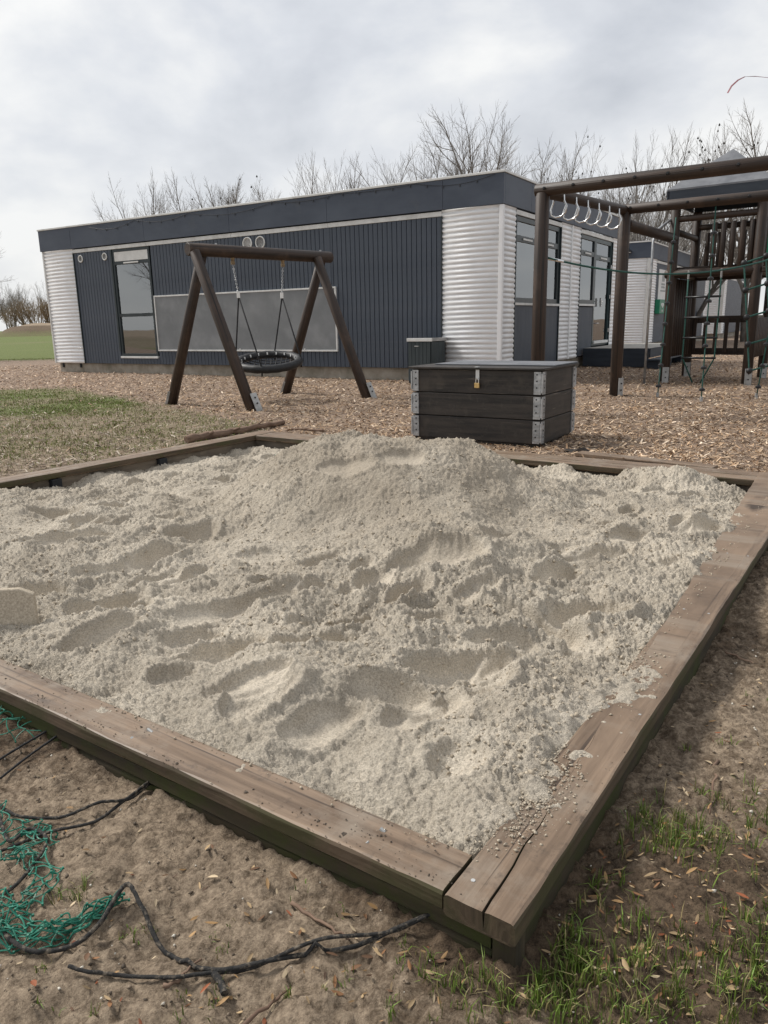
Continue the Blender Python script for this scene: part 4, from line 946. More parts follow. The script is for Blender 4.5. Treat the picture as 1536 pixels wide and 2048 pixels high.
# ------------------------------------------------------------------ storage box made of pallet collars
BXY = math.atan2(.842, .54)
sbox = thing('storage_box', 'black stained plank box with metal hinged corners and a lid, locked by a padlock', 'storage box', (1.352, 6.42, 0), BXY)
bw, bdp, ph = 1.26, .84, .210; zb = .026
for i in range(3):
    z0_, z1_ = zb + i * ph + .003, zb + (i + 1) * ph - .003
    for (x0, x1, y0, y1) in ((0, .024, .002, bw), (bdp - .024, bdp, 0, bw), (.026, bdp - .026, 0, .024), (.026, bdp - .026, bw - .024, bw)):
        MB().bx(x0 + random.uniform(-.002, .002), x1, y0, y1, z0_, z1_).build('plank', 'box_wood', sbox, bevel=.004)
    def hinge(cx, cy, ax, ay):
        """pressed steel corner hinge of one collar: two ribbed leaves and knuckle"""
        mb = MB()
        for (d, n_) in ((ax, ay), (ay, ax)):
            d = np.array(d, float); n_ = np.array(n_, float)
            c_ = np.array([cx, cy, (z0_ + z1_) / 2]) + d * .036 - n_ * .004
            mb.box(c_, (.062, .005, ph - .02), (tuple(d), tuple(n_), (0, 0, 1)))
            for k in range(5):
                mb.box(c_ - n_ * .004 + np.array([0, 0, (k - 2) * .034]), (.056, .006, .013), (tuple(d), tuple(n_), (0, 0, 1)))
            mb.box(c_ + d * .026 - n_ * .004, (.008, .006, ph - .02), (tuple(d), tuple(n_), (0, 0, 1)))
            for k in (-.055, .0, .055):
                q = c_ - n_ * .006 + np.array([0, 0, k + .017]) + d * .004; MB().tube([q, q - n_ * .003], .007, 8).build('bolt', 'plastic_black', sbox)
        mb.tube([(cx - (ax[0] + ay[0]) * .006, cy - (ax[1] + ay[1]) * .006, z0_ + .02), (cx - (ax[0] + ay[0]) * .006, cy - (ax[1] + ay[1]) * .006, z1_ - .02)], .009, 8)
        mb.build('corner_hinge', 'galvanised', sbox)
    hinge(0, 0, (1, 0, 0), (0, 1, 0)); hinge(0, bw, (1, 0, 0), (0, -1, 0)); hinge(bdp, 0, (-1, 0, 0), (0, 1, 0))
zt_ = zb + 3 * ph
MB().bx(-.03, bdp + .03, -.03, bw + .03, zt_ + .002, zt_ + .022).build('lid', 'box_wood', sbox, bevel=.004)
MB().bx(.25, bdp + .02, -.02, bw - .1, zt_ + .024, zt_ + .034).build('lid_top', 'roof_felt', sbox, bevel=.003)
for i in range(3): MB().bx(.02 + i * .30, .18 + i * .30, .01, bw - .01, .002, .024).build('pallet_board', 'box_wood', sbox)
for y in (.03, .57, 1.11):
    for x in (.02, .36, .69): MB().bx(x, x + .11, y, y + .10, -.07, .001).build('pallet_block', 'mossy_board', sbox)
MB().bx(-.012, -.004, bw * .47 - .017, bw * .47 + .017, zt_ - .085, zt_ + .004).bx(-.034, -.0035, bw * .47 - .017, bw * .47 + .017, zt_ + .023, zt_ + .028).build('hasp', 'flat_bar', sbox)
hy = bw * .47 - .002
MB().tube([(-.02, hy - .013, zt_ - .115), (-.02, hy - .013, zt_ - .085), (-.02, hy - .006, zt_ - .074), (-.02, hy + .006, zt_ - .074), (-.02, hy + .013, zt_ - .085), (-.02, hy + .013, zt_ - .115)], .0045, 7).build('padlock_shackle', 'chrome', sbox)
MB().bx(-.032, -.010, hy - .024, hy + .024, zt_ - .158, zt_ - .112).build('padlock', 'brass', sbox, bevel=.004)

# ------------------------------------------------------------------ climbing frame
P1 = np.array([1.82, 8.9, 0]); P2 = np.array([3.31, 10.76, 0]); P4 = np.array([3.98, 7.47, 0]); P5 = P2 + (P4 - P1)
T1 = np.array([4.80, 12.93, 0]); T2 = np.array([5.82, 12.14, 0]); dv_ = np.array([.566, .824, 0]) * 1.52; T1b = T1 + dv_; T2b = T2 + dv_
cf = thing('climbing_structure', 'dark brown log climbing frame with overhead beams and roofed tower', 'climbing frame', tuple((P2 + T1) / 2), 0, world=True)
def post(p, h, r=.075, sh=True, face=(.3, -1, 0), rt=None, lean=(0, 0)):
    top = p + np.array([lean[0], lean[1], h])
    MB().tube([p + np.array([0, 0, .02]), (p + top) / 2, top], [r, r, rt or r * .97], 18, chamfer=.006).build('post', 'log_wood', cf, smooth=True)
    if sh: shoe(cf, p, top, r, .26, face=face)
def beam(a, b, r=.066, bolts=0):
    a = np.array(a, float); b = np.array(b, float)
    MB().tube([a, (a + b) / 2, b], r, 18, chamfer=.008).build('beam', 'log_wood', cf, smooth=True)
    for k in range(bolts):
        q = a + (b - a) * (k + .35) / bolts; d = np.array([-.45, -.85, .12]); MB().tube([q + d * (r - .002) , q + d * (r + .02)], [.020, .012], 8).build('bolt', 'plastic_black', cf)
ZB = 2.455
post(P1, ZB - .03, .079); post(P2, ZB - .0, .081, face=(.62, -.78, 0)); post(P4, ZB - .03, .078); post(P5, ZB - .03, .078)
dA = (P4 - P1) / np.linalg.norm(P4 - P1); dC = (P2 - P1) / np.linalg.norm(P2 - P1); up_ = lambda z: np.array([0, 0, z])
beam(P1 - dA * .08 + up_(ZB), P4 + dA * .25 + up_(ZB + .01), .068, 9)
beam(P2 - dA * .05 + up_(ZB + .03), P5 + dA * .25 + up_(ZB + .03), .066, 8)
beam(P1 + dC * .07 + up_(ZB - .015), P2 - dC * .02 + up_(ZB + .02), .062)
# beam from the frame back to the tower
DB0 = P2 + np.array([.05, .06, 2.30]); DB1 = T1 + np.array([-.06, -.08, 2.31]); beam(DB0, DB1 + (DB1 - DB0) * .02, .075)
# hand rings bolted under the cross beam
for i in range(6):
    c_ = P1 + dC * (.40 + i * .325) + up_(ZB - .03); s_ = np.array([dC[1], -dC[0], 0])
    prof = [(-.062, .03), (-.066, -.05), (-.098, -.13), (-.085, -.185), (-.035, -.215), (.04, -.205), (.088, -.165), (.098, -.10), (.066, -.04), (.062, .03)]
    MB().tube([c_ + s_ * p + up_(q) for p, q in prof], .0105, 8).build('hand_ring', 'chrome', cf, smooth=True)
# tower
DK = 1.76
for p, h in ((T1, 2.86), (T2, 2.86), (T1b, 2.86), (T2b, 2.86)): post(p, h, .078, face=(-.2, -1, 0))
tl = (T2 - T1) / np.linalg.norm(T2 - T1); tn = dv_ / np.linalg.norm(dv_)
beam(T1 - tl * .1 + up_(DK), T2 + tl * .02 + up_(DK), .070); beam(T1b + up_(DK), T2b + up_(DK), .066)
for a, b in ((T1, T1b), (T2, T2b)): beam(a + up_(DK), b + up_(DK), .055)
W_t = np.linalg.norm(T2 - T1)
for i in range(10):
    q = T1 + tn * (.12 + i * .135) + tl * (W_t / 2) + up_(DK + .085); MB().box(q, (W_t - .02, .125, .03), (tuple(tl), tuple(tn), (0, 0, 1))).build('deck_board', 'log_wood', cf)
# upper railings
def rail_set(a, b, z0, z1, slats, skip=0.0, r=.05, sr=.042, flat=False):
    a = np.array(a); b = np.array(b); d = (b - a) / np.linalg.norm(b - a); ln = np.linalg.norm(b - a)
    beam(a + up_(z1), b + up_(z1), r)
    for i in range(slats):
        t = skip + (1 - skip) * (i + .5) / slats; q = a + d * ln * t
        MB().tube([q + up_(z0), q + up_(z1 - .10)], sr, 10, chamfer=.006).build('slat', 'log_wood', cf, smooth=True)
rail_set(T1 + tl * .05, T2 - tl * .05, DK + .05, 2.60, 5, .42)
rail_set(T1b, T2b, DK + .05, 2.60, 6, .08); rail_set(T1 + tn * .05, T1b, DK + .05, 2.42, 0); rail_set(T2, T2b, DK + .05, 2.60, 7)
# rear lower panel with upright slats between two rails; palisade sides
for z in (.46, 1.02): MB().box((T1b + T2b) / 2 + up_(z), (W_t, .05, .12), (tuple(tl), tuple(tn), (0, 0, 1))).build('panel_rail', 'log_wood', cf, bevel=.006)
for i in range(7):
    q = T1b + tl * (W_t * (.08 + .14 * i)) + up_(.74) - tn * .03; MB().box(q, (.065, .03, .60), (tuple(tl), tuple(tn), (0, 0, 1))).build('slat', 'log_wood', cf, bevel=.004)
for a, b, zt3 in ((T1, T1b, DK - .07), (T2, T2b, 1.04)):
    d = (b - a) / np.linalg.norm(b - a); n = 9
    for i in range(n):
        q = a + d * (.12 + i * .145); MB().tube([q + up_(.42), q + up_(zt3)], .058, 10, chamfer=.006).build('palisade_log', 'log_wood', cf, smooth=True)
        MB().tube([q + up_(.50) - tl * .06, q + up_(.50) - tl * .03], [.05, .06], 10).build('palisade_cap', 'grey_board', cf)
        MB().tube([q + up_(1.02) - tl * .06, q + up_(1.02) - tl * .03], [.05, .06], 10).build('palisade_cap', 'grey_board', cf)
# tower roof: low pyramid with a deep dark eave
tc_ = (T1 + T2b) / 2; ev = .13; hw1 = W_t / 2 + ev; hw2 = .76 + ev
def cor(s1, s2, z, k=1.0): return tc_ + tl * s1 * hw1 * k + tn * s2 * hw2 * k + up_(z)
ring_ = [(-1, -1), (1, -1), (1, 1), (-1, 1)]
apex = tc_ + up_(3.66)
for i in range(4):
    a = cor(*ring_[i], 3.02); b = cor(*ring_[(i + 1) % 4], 3.02)
    MB().prism([a, b, apex], (0, 0, .025)).build('roof_face', 'roof_felt', cf)
    a2 = cor(*ring_[i], 0, .985); b2_ = cor(*ring_[(i + 1) % 4], 0, .985); ctr = (a2 + b2_) / 2; dd = (b2_ - a2); ln = np.linalg.norm(dd); dd = dd / ln; nn = np.cross(dd, (0, 0, 1))
    MB().box(ctr + up_(2.945), (ln - (.0 if i % 2 else .06), .028, .145), (tuple(dd), tuple(nn), (0, 0, 1))).build('eave_board', 'deck_paint', cf)
# green play panel at the right of the tower
MB().box(T2 + tl * .42 + up_(2.08) - tn * .02, (.62, .03, .42), (tuple(tl), tuple(tn), (0, 0, 1))).build('play_panel', 'plastic_green', cf, bevel=.01)
MB().box(T2 + tl * .42 + up_(1.76) - tn * .02, (.70, .09, .09), (tuple(tl), tuple(tn), (0, 0, 1))).build('panel_rail', 'log_wood', cf, bevel=.02)
post(T2 + tl * .85, 2.86, .075)
# sliding pole, bent back to the tower
pp = np.array([4.40, 12.75, 0]); MB().tube([pp + up_(-.1), pp + up_(2.25), pp + np.array([.05, .05, 2.42]), pp + np.array([.42, .22, 2.66])], .021, 8).build('slide_pole', 'galvanised', cf, smooth=True)

# ropes with round footholds
def foothold_rope(label, top, foot, n, slack=0.0):
    t = thing('climbing_rope', label, 'rope', tuple(foot), 0, 'green ropes with black discs under the climbing frame', world=True)
    pts = [top + (foot - top) * k for k in np.linspace(0, 1, 12)]; MB().tube(pts, .0085, 7).build('rope', 'rope_green', t, smooth=True)
    for i in range(n):
        q = top + (foot - top) * (.14 + .8 * i / (n - 1)); MB().tube([q + up_(-.016), q + up_(-.012), q + up_(.012), q + up_(.03)], [.026, .037, .037, .014], 12).build('foothold', 'plastic_black', t)
    MB().tube([foot + up_(-.05), foot + up_(.06)], .02, 7).build('ground_anchor', 'dull_zinc', t)
foothold_rope('green disc rope nearest the second post, in front of the sliding pole', atY(1352, 435, 11.3), np.array([3.82, 10.50, 0]), 8)
foothold_rope('green disc rope hanging before the tower ladder', P2 + dA * 1.14 + up_(ZB - .02), np.array([4.17, 9.88, 0]), 8)
foothold_rope('green disc rope at the right edge of the picture', P2 + dA * 2.02 + up_(ZB - .02), np.array([5.02, 10.15, 0]), 8)
# slack hand rope between the frame posts
hr = thing('hand_rope', 'slack green rope strung from the near post across the climbing frame', 'rope', tuple(P1 + up_(1.74)), 0, world=True)
A_ = P1 + np.array([.08, .0, 1.745]); B_ = T2 + tl * .85 + np.array([-.05, -.06, 2.12]); pts = []
for k in np.linspace(0, 1, 24): pts.append(A_ + (B_ - A_) * k + up_(-.34 * 4 * k * (1 - k) * .9))
MB().tube(pts, .0115, 7).build('rope', 'rope_green', hr, smooth=True); MB().tube([A_ + np.array([-.03, 0, 0]), A_ + (pts[2] - A_) * .5], .017, 7).build('rope_ferrule', 'chrome', hr)
# rope ladder
rl = thing('rope_ladder', 'green rope ladder with dark rungs hanging from the tower deck', 'ladder', tuple((T1 + T2) / 2), 0, world=True)
la_, lb__ = T1 + tl * .30 - tn * .12, T1 + tl * .80 - tn * .12
for q in (la_, lb__):
    pts = [q + up_(DK - .04), q + up_(1.2) + tl * .005, q + up_(.42), (la_ + lb__) / 2 + (q - (la_ + lb__) / 2) * .25 + up_(.02)]
    MB().tube(pts, .012, 7).build('side_rope', 'rope_green', rl, smooth=True); MB().tube([q + up_(DK + .04), q + up_(DK - .10)], .016, 7).build('rope_ferrule', 'dull_zinc', rl)
for z in (1.38, 1.06, .74, .42): MB().tube([la_ + up_(z) - tl * .02, lb__ + up_(z) + tl * .02], .017, 8).build('rung', 'plastic_black', rl, smooth=True)
# climbing net with ball knots on the right side
cn = thing('climbing_net', 'green climbing net with round dark knots right of the tower', 'net', tuple(np.array([5.35, 10.75, 0])), 0, world=True)
n0 = np.array([5.30, 11.0, .3]); nd_u = np.array([.75, -.35, 0.25]); nd_v = np.array([-.10, .25, 1.5])
for i in range(4): MB().tube([n0 + nd_u * i * .33, n0 + nd_u * i * .33 + nd_v], .013, 6).build('strand', 'rope_green', cn)
for j in range(5): MB().tube([n0 + nd_v * j * .25, n0 + nd_v * j * .25 + nd_u], .013, 6).build('strand', 'rope_green', cn)
for i in range(4):
    for j in range(5):
        q = n0 + nd_u * i * .33 + nd_v * j * .25; MB().tube([q + up_(.045 * t) for t in (-1, -.7, 0, .7, 1)], [.008, .034, .046, .034, .008], 10).build('ball_knot', 'rubber_black', cn, smooth=True)

# ------------------------------------------------------------------ loose wood behind the sandbox
def branch(name, label, cat, p, q, r0, r1, wob, mat='branch_bark', n=16, stubs=0, seed=0, group=None):
    rr = random.Random(seed); p = np.array(p, float); q = np.array(q, float); pts = []; rad = []
    for i in range(n + 1):
        t = i / n; w = np.array([rr.gauss(0, wob), rr.gauss(0, wob), rr.gauss(0, wob * .4)]); pts.append(p + (q - p) * t + w); rad.append((r0 + (r1 - r0) * t) * rr.uniform(.86, 1.14))
    mb = MB().tube(pts, rad, 9)
    for k in range(stubs):
        i = rr.randint(2, n - 2); d = np.array([rr.gauss(0, 1), rr.gauss(0, 1), abs(rr.gauss(.4, .5))]); d /= np.linalg.norm(d); l_ = rr.uniform(.4, 1.6) * max(r0, .02) * 2
        mb.tube([pts[i], pts[i] + d * l_], [rad[i] * .5, rad[i] * .25], 6)
    o = mb.build(name, mat, None, smooth=True); tag(o, label, cat, group); return o
a = at(372, 882, .03); b = at(566, 845, .03)
branch('fallen_branch', 'thick peeling branch lying on the ground along the sandbox back left edge', 'branch', a + up_(.01), b + up_(.0), .045, .028, .012, stubs=6, seed=4)
branch('fallen_branch', 'short thin stick on the wood chips behind the sandbox corner', 'branch', at(585, 858, .02), at(648, 861, .02), .014, .008, .006, seed=5)
pa = at(1160, 906, .035); pb = at(1437, 936, .035); d = (pb - pa)[:2]; ang = math.atan2(d[1], d[0]); ln = np.hypot(*d)
lp = MB().bx(0, ln, -.06, .06, 0, .03).build('loose_plank', 'plank_wood', None, bevel=.004); lp.location = (pa[0], pa[1] + .05, .008); lp.rotation_euler = (0, 0, ang); tag(lp, 'loose thin plank lying behind the right side of the sandbox', 'plank')
bs = np.array(at(1168, 906, .03)); mb = MB(); nn_ = 14
prof = [(math.cos(t) * .10 * (1 + .25 * math.sin(3 * t)), math.sin(t) * .05 * (1 + .3 * math.cos(2 * t))) for t in np.linspace(0, 2 * math.pi, nn_, endpoint=False)]
pts = [(x, y, .012 + .02 * math.sin(x * 30)) for x, y in prof] + [(x * .9, y * .9, .03 + .02 * math.sin(x * 30)) for x, y in prof]
mb.poly(pts, [tuple(range(nn_))[::-1], tuple(range(nn_, 2 * nn_))] + [(i, (i + 1) % nn_, nn_ + (i + 1) % nn_, nn_ + i) for i in range(nn_)])
o = mb.build('bark_piece', 'bark_scrap'); o.location = (bs[0] - .02, bs[1] + .16, .0); o.rotation_euler = (0, 0, -.4); tag(o, 'curled dark scrap of bark beside the foot of the storage box', 'bark')

# twigs on the bare soil
gz1 = lambda p: float(ground_z(np.array([p[0]]), np.array([p[1]]))[0])
for i, (x0, y0, x1, y1, lab) in enumerate([(1432, 1515, 1420, 1620, 'pale crooked twig standing out on the soil right of the sandbox'), (480, 2030, 575, 1955, 'thin brown twig at the bottom edge left of the corner'),
      (580, 1805, 700, 1880, 'long thin twig on the soil below the front board'), (1445, 1300, 1530, 1320, 'dark curved twig far right beyond the sandbox side'), (1180, 1790, 1235, 1760, 'short twig in the grass beside the sandbox corner'), (330, 1960, 395, 1905, 'short bent twig under the black rope')]):
    a = at(x0, y0, -.075); b = at(x1, y1, -.075); a[2] = gz1(a) + .004; b[2] = gz1(b) + .006
    branch('twig', lab, 'twig', a, b, .0042, .0022, .004, n=9, seed=20 + i, group='twigs on the soil')

# ------------------------------------------------------------------ tangled green net and black ropes at the front left
net = thing('tangled_net', 'tangled green net with muddy black border ropes lying left of the sandbox', 'net', tuple(at(60, 1700, -.08)), 0, world=True)
def gpt(px, py, h=.0):
    p = at(px, py, -.08); p[2] = gz1(p) + h; return p
def rope(pxs, r=.0062, mat='rope_muddy', h=.011, name='border_rope'):
    P = [gpt(x, y, h + (q[0] if q else 0)) for x, y, *q in pxs]; pts = []
    for i in range(len(P) - 1):
        p0, p1, p2, p3 = P[max(i - 1, 0)], P[i], P[i + 1], P[min(i + 2, len(P) - 1)]
        for t in np.linspace(0, 1, 8, endpoint=False):
            pts.append(.5 * ((2 * p1) + (p2 - p0) * t + (2 * p0 - 5 * p1 + 4 * p2 - p3) * t * t + (3 * p1 - p0 - 3 * p2 + p3) * t ** 3) + np.array([random.gauss(0, .0004), random.gauss(0, .0004), abs(random.gauss(0, .0003))]))
    pts.append(P[-1])
    for q in pts: q[2] = max(q[2], gz1(q) + r * .8)
    MB().tube(pts, [r * random.uniform(.94, 1.06) for _ in pts], 8).build(name, mat, net, smooth=True)
rope([(0, 1868), (60, 1905), (140, 1895), (200, 1860, .02), (255, 1800, .035), (285, 1830, .02), (330, 1890), (430, 1928), (560, 1915), (700, 1895), (800, 1875), (872, 1852, .01)], .0046)
rope([(138, 1938), (170, 1942), (250, 1936), (340, 1948), (410, 1934), (500, 1924), (640, 1900), (780, 1880), (868, 1858, .012)], .0036)
rope([(425, 1930), (440, 1950), (448, 1972)], .007); rope([(0, 1618), (40, 1642), (120, 1640), (200, 1632), (260, 1612, .004), (302, 1580, .012)], .0038)
rope([(0, 1705), (60, 1680), (110, 1668), (190, 1655), (245, 1620, .006), (300, 1584, .016)], .0038)
rope([(0, 1530), (50, 1505), (110, 1478, .01)], .0033, 'rope_black'); rope([(0, 1555), (60, 1522), (125, 1490, .01)], .0033, 'rope_black'); rope([(0, 1640), (20, 1690), (60, 1660), (95, 1690), (40, 1760), (0, 1800)], .004)
def net_patch(centre, wid, hgt, ncol, seed, n=30, jit=.010):
    """diamond mesh laid along a line on the ground, gathered and heaped"""
    rr = random.Random(seed); C_ = [at(x, y, -.08)[:2] for x, y in centre]; W = []
    cum = [0]
    for i in range(1, len(C_)): cum.append(cum[-1] + np.linalg.norm(C_[i] - C_[i - 1]))
    nodes = {}
    for i in range(n + 1):
        s_ = cum[-1] * i / n; k = min(max(np.searchsorted(cum, s_) - 1, 0), len(C_) - 2); t = (s_ - cum[k]) / (cum[k + 1] - cum[k]); c_ = C_[k] + (C_[k + 1] - C_[k]) * t
        d = C_[k + 1] - C_[k]; d = d / np.linalg.norm(d); nn = np.array([-d[1], d[0]]); w = wid[k] + (wid[k + 1] - wid[k]) * t; hh = hgt[k] + (hgt[k + 1] - hgt[k]) * t
        for j in range(ncol + 1):
            if (i + j) % 2: continue
            u = j / ncol - .5; p = c_ + nn * u * w + np.array([rr.gauss(0, jit), rr.gauss(0, jit)])
            nodes[i, j] = np.array([p[0], p[1], gz1(p) + .003 + abs(rr.gauss(0, .35)) * hh + hh * .5 * (1 - 4 * u * u)])
    mb = MB()
    for (i, j), p in nodes.items():
        for dj in (-1, 1):
            q = nodes.get((i + 1, j + dj))
            if q is None: continue
            sag = np.array([rr.gauss(0, jit * .8), rr.gauss(0, jit * .8), rr.gauss(0, .003)]); pts = []
            for t_ in (0, .2, .4, .6, .8, 1.0):
                m_ = p + (q - p) * t_ + sag * 4 * t_ * (1 - t_); m_[2] = max(m_[2], gz1(m_) + .002); pts.append(m_)
            mb.tube(pts, .0017, 5, caps=False)
        mb.tube([p - up_(.0025), p + up_(.0025)], .0026, 5)
    mb.build('net_mesh', 'net_green', net)['kind'] = 'stuff'
net_patch([(-60, 1450), (0, 1455), (50, 1470), (85, 1475)], [.20, .16, .12, .05], [.05, .05, .045, .02], 6, 1, 12, .008)
net_patch([(-50, 1660), (0, 1660), (60, 1690), (100, 1660)], [.18, .14, .12, .05], [.02, .02, .02, .01], 6, 2, 12, .008)
net_patch([(10, 1720), (60, 1710), (95, 1745), (85, 1790), (30, 1830), (-20, 1850)], [.05, .05, .055, .05, .07, .09], [.012, .015, .02, .012, .012, .012], 5, 3, 16, .007)
net_patch([(-40, 1800), (0, 1850), (50, 1875), (120, 1860), (190, 1830), (250, 1800)], [.12, .10, .065, .045, .030, .016], [.02, .02, .02, .018, .02, .03], 8, 4, 16, .004)
net_patch([(-30, 1870), (20, 1880), (90, 1878), (170, 1850), (240, 1812)], [.07, .06, .045, .03, .016], [.02, .02, .018, .02, .03], 6, 5, 14, .004)

# ------------------------------------------------------------------ fluttering tape
post_t = MB().tube([(3.75, 6.15, -.1), (3.74, 6.16, 1.4), (3.73, 6.15, 3.0)], [.045, .042, .04], 14, chamfer=.005)
post_t.build('tall_post', 'log_wood', None, smooth=True); tag(bpy.data.objects['tall_post'], 'tall dark post just outside the right edge of the picture', 'post')
tp_ = [atY(1455, 186, 6.0), atY(1463, 172, 6.0), atY(1476, 160, 6.02), atY(1490, 153, 6.03), atY(1512, 152.5, 6.05), atY(1536, 155, 6.08), np.array([3.2, 6.12, 2.76]), np.array([3.70, 6.15, 2.80])]
mb = MB(); pts = []
for i, p in enumerate(tp_): tw = .35 * math.sin(i * 1.1); pts += [p + np.array([0, .012 * math.cos(tw), .003 + .006 * abs(math.sin(tw))]), p - np.array([0, .012 * math.cos(tw), .003 + .006 * abs(math.sin(tw))])]
mb.poly(pts, [(2 * i, 2 * i + 1, 2 * i + 3, 2 * i + 2) for i in range(len(tp_) - 1)])
o = mb.build('barrier_tape', 'tape_red'); tag(o, 'loose red tape end fluttering against the sky at the upper right', 'tape'); sol = o.modifiers.new('solid', 'SOLIDIFY'); sol.thickness = .0015

# ------------------------------------------------------------------ bare trees
def tree_mesh(seed, height=8.0, spread=.55, stems=1, levels=4, dens=1.0, twig_r=.0045, seeds=0, lean=.0):
    r = random.Random(seed); trunk = MB(); crown = MB(); sd_ = MB()
    def limb(p, d, L_, rad, lv, mb):
        n = 5 if lv == 1 else (4 if lv < 3 else 2); pts = [p]; rads = [rad]; dirs = []
        end_r = rad * (.72 if lv == 0 else .40)
        for i in range(n):
            d = d + np.array([r.gauss(0, .09), r.gauss(0, .09), r.gauss(.03 + .02 * (lv > 0), .06)]); d = d / np.linalg.norm(d); dirs.append(d)
            pts.append(pts[-1] + d * L_ / n); rads.append(rad + (end_r - rad) * (i + 1) / n)
        mb.tube(pts, rads, 7 if lv == 0 else (5 if lv == 1 else 3), caps=False)
        if lv >= levels:
            if seeds and r.random() < seeds: sd_.tube([pts[-1] - up_(.04), pts[-1] - up_(.01), pts[-1] + up_(.05)], [.008, .040, .010], 5)
            return
        k = {0: 7, 1: 9, 2: 7, 3: 5}[lv] * dens; k = int(k) + (r.random() < k % 1)
        t0 = .62 if lv == 0 else .25
        for c in range(k):
            t = t0 + (.99 - t0) * (c + r.random()) / k; i = min(int(t * n), n - 1); f = t * n - i
            q = pts[i] + (pts[i + 1] - pts[i]) * f; rr = rads[i] + (rads[i + 1] - rads[i]) * f
            az = 2 * math.pi * (c * .381 + r.random() * .25); dd = dirs[i]; s1 = np.cross(dd, (0.3, .2, 1)); s1 /= np.linalg.norm(s1) + 1e-9; s2 = np.cross(dd, s1)
            an = (r.uniform(.30, .95) if lv == 0 else r.uniform(.35, .85)) * (spread / .55); nd = dd * math.cos(an) + (s1 * math.cos(az) + s2 * math.sin(az)) * math.sin(an); nd = nd + np.array([0, 0, .10 if lv == 0 else .16]); nd /= np.linalg.norm(nd)
            ll = height * r.uniform(.44, .54) if lv == 0 else L_ * r.uniform(.36, .58) * (1.12 - .4 * t)
            limb(q, nd, ll, max(rr * r.uniform(.45, .65), twig_r), lv + 1, crown)
        limb(pts[-1], dirs[-1], height * .46 if lv == 0 else L_ * .36, max(end_r * .9, twig_r), lv + 1, crown)
    for s_ in range(stems):
        a = r.uniform(0, 2 * math.pi); d = np.array([math.cos(a) * .16 * (stems > 1) + lean, math.sin(a) * .16 * (stems > 1), 1]); d /= np.linalg.norm(d)
        limb(np.array([.25 * math.cos(a) * (stems > 1), .25 * math.sin(a) * (stems > 1), -.2]), d, height * .34 * r.uniform(.9, 1.05), height * .019 / (1 + .4 * (stems > 1)), 0, trunk)
    hmax = float(np.percentile([p[2] for p in crown.v], 99.8))
    out = [trunk.mesh('trunk', True), crown.mesh('crown', True), sd_.mesh('seed_heads') if sd_.v else None, hmax]
    out[0].materials.append(MAT['bark']); out[1].materials.append(MAT['twig'])
    if out[2]: out[2].materials.append(MAT['seed'])
    return out
PROTO = [tree_mesh(101, 8, .58, dens=.98), tree_mesh(202, 8, .64, dens=1.0), tree_mesh(303, 8, .48, stems=2, dens=.66), tree_mesh(404, 8, .68, dens=.88), tree_mesh(505, 8, .48, stems=2, dens=.62, seeds=.07), tree_mesh(606, 8, .6, dens=.85, seeds=.02)]
def tree(pr, x, y, top, label, rot, wide=1.0, group='bare trees behind the buildings', zb=0.0):
    tr_, cr_, se_, hm = PROTO[pr]; s_ = (top - zb) / hm
    t = thing('bare_tree', label, 'tree', (x, y, zb), rot, group); t.scale = (s_ * wide, s_ * wide, s_)
    for nm, me in (('trunk', tr_), ('crown', cr_), ('seed_heads', se_)):
        if me:
            c = bpy.data.objects.new(nm, me); COL.objects.link(c); c.parent = t
            if nm == 'seed_heads': c['kind'] = 'stuff'
    return t
TREES = [  # x in photograph, top y, distance, prototype, width, label
 (285, 347, 33, 3, .72, 'bare tree farthest left above the dark roof'), (345, 362, 36, 1, .75, 'bare tree second from the left above the roof'), (415, 358, 33, 5, 1.05, 'bare tree with dark seed heads third from left above the roof'),
 (522, 362, 35, 0, 1.0, 'bare low tree above the roof, left of the wide gap'), (575, 372, 37, 1, .8, 'small bare tree just left of the tall pair'), (640, 312, 33, 2, .95, 'bare many-stemmed tree above the middle of the roof'), (735, 313, 36, 0, .9, 'slender bare tree right of the many-stemmed one'),
 (812, 322, 34, 1, .8, 'small bare tree left of the tallest pair'), (890, 262, 34, 2, .9, 'tall bare tree left of the tallest one'), (985, 232, 31, 1, .95, 'tallest bare tree with a rounded crown by the roof corner'), (1105, 300, 35, 0, 1.0, 'bare tree behind the roof corner, right of the tallest'),
 (1188, 291, 33, 4, .9, 'bare tree with dark seed heads above the hand rings'), (1302, 265, 36, 2, .9, 'bare tree above the second post of the climbing frame'), (1395, 248, 34, 4, 1.0, 'bare tree full of dark seed heads left of the tower roof'), (1530, 236, 33, 1, .9, 'bare tree cut off by the right picture edge'),
 (1250, 330, 42, 3, .9, 'farther bare tree between the two climbing posts'), (1345, 345, 46, 0, 1.0, 'farther bare tree behind the annex roof'), (1440, 350, 50, 1, 1.1, 'far bare tree seen through the tower railings'), (1500, 360, 55, 3, 1.1, 'far bare tree behind the tower right rail'),
 (-170, 395, 30, 3, .9, 'bare tree mostly outside the left edge of the picture')]
for i, (px, py, D, pr, wd, lab) in enumerate(TREES):
    p = atY(px, py, D); tree(pr, p[0], D, p[2], lab, i * 1.37, wd)
FAR = [(8, 560, 98, 2, 1.0, 'dark bare tree at the far left behind the mound'), (38, 575, 101, 0, 1.0, 'second far bare tree behind the mound'), (62, 598, 104, 4, 1.0, 'low bare tree above the middle of the mound'), (90, 560, 100, 2, .8, 'thin bare tree beside the building left corner'), (-22, 570, 96, 1, 1.0, 'far bare tree beyond the left picture edge')]
for i, (px, py, D, pr, wd, lab) in enumerate(FAR):
    p = atY(px, py, D); tree(pr, p[0], D, p[2], lab, i * 2.1, wd, 'far trees behind the mound', .4)
allv = []; allf = []; off = 0
rw = random.Random(3)
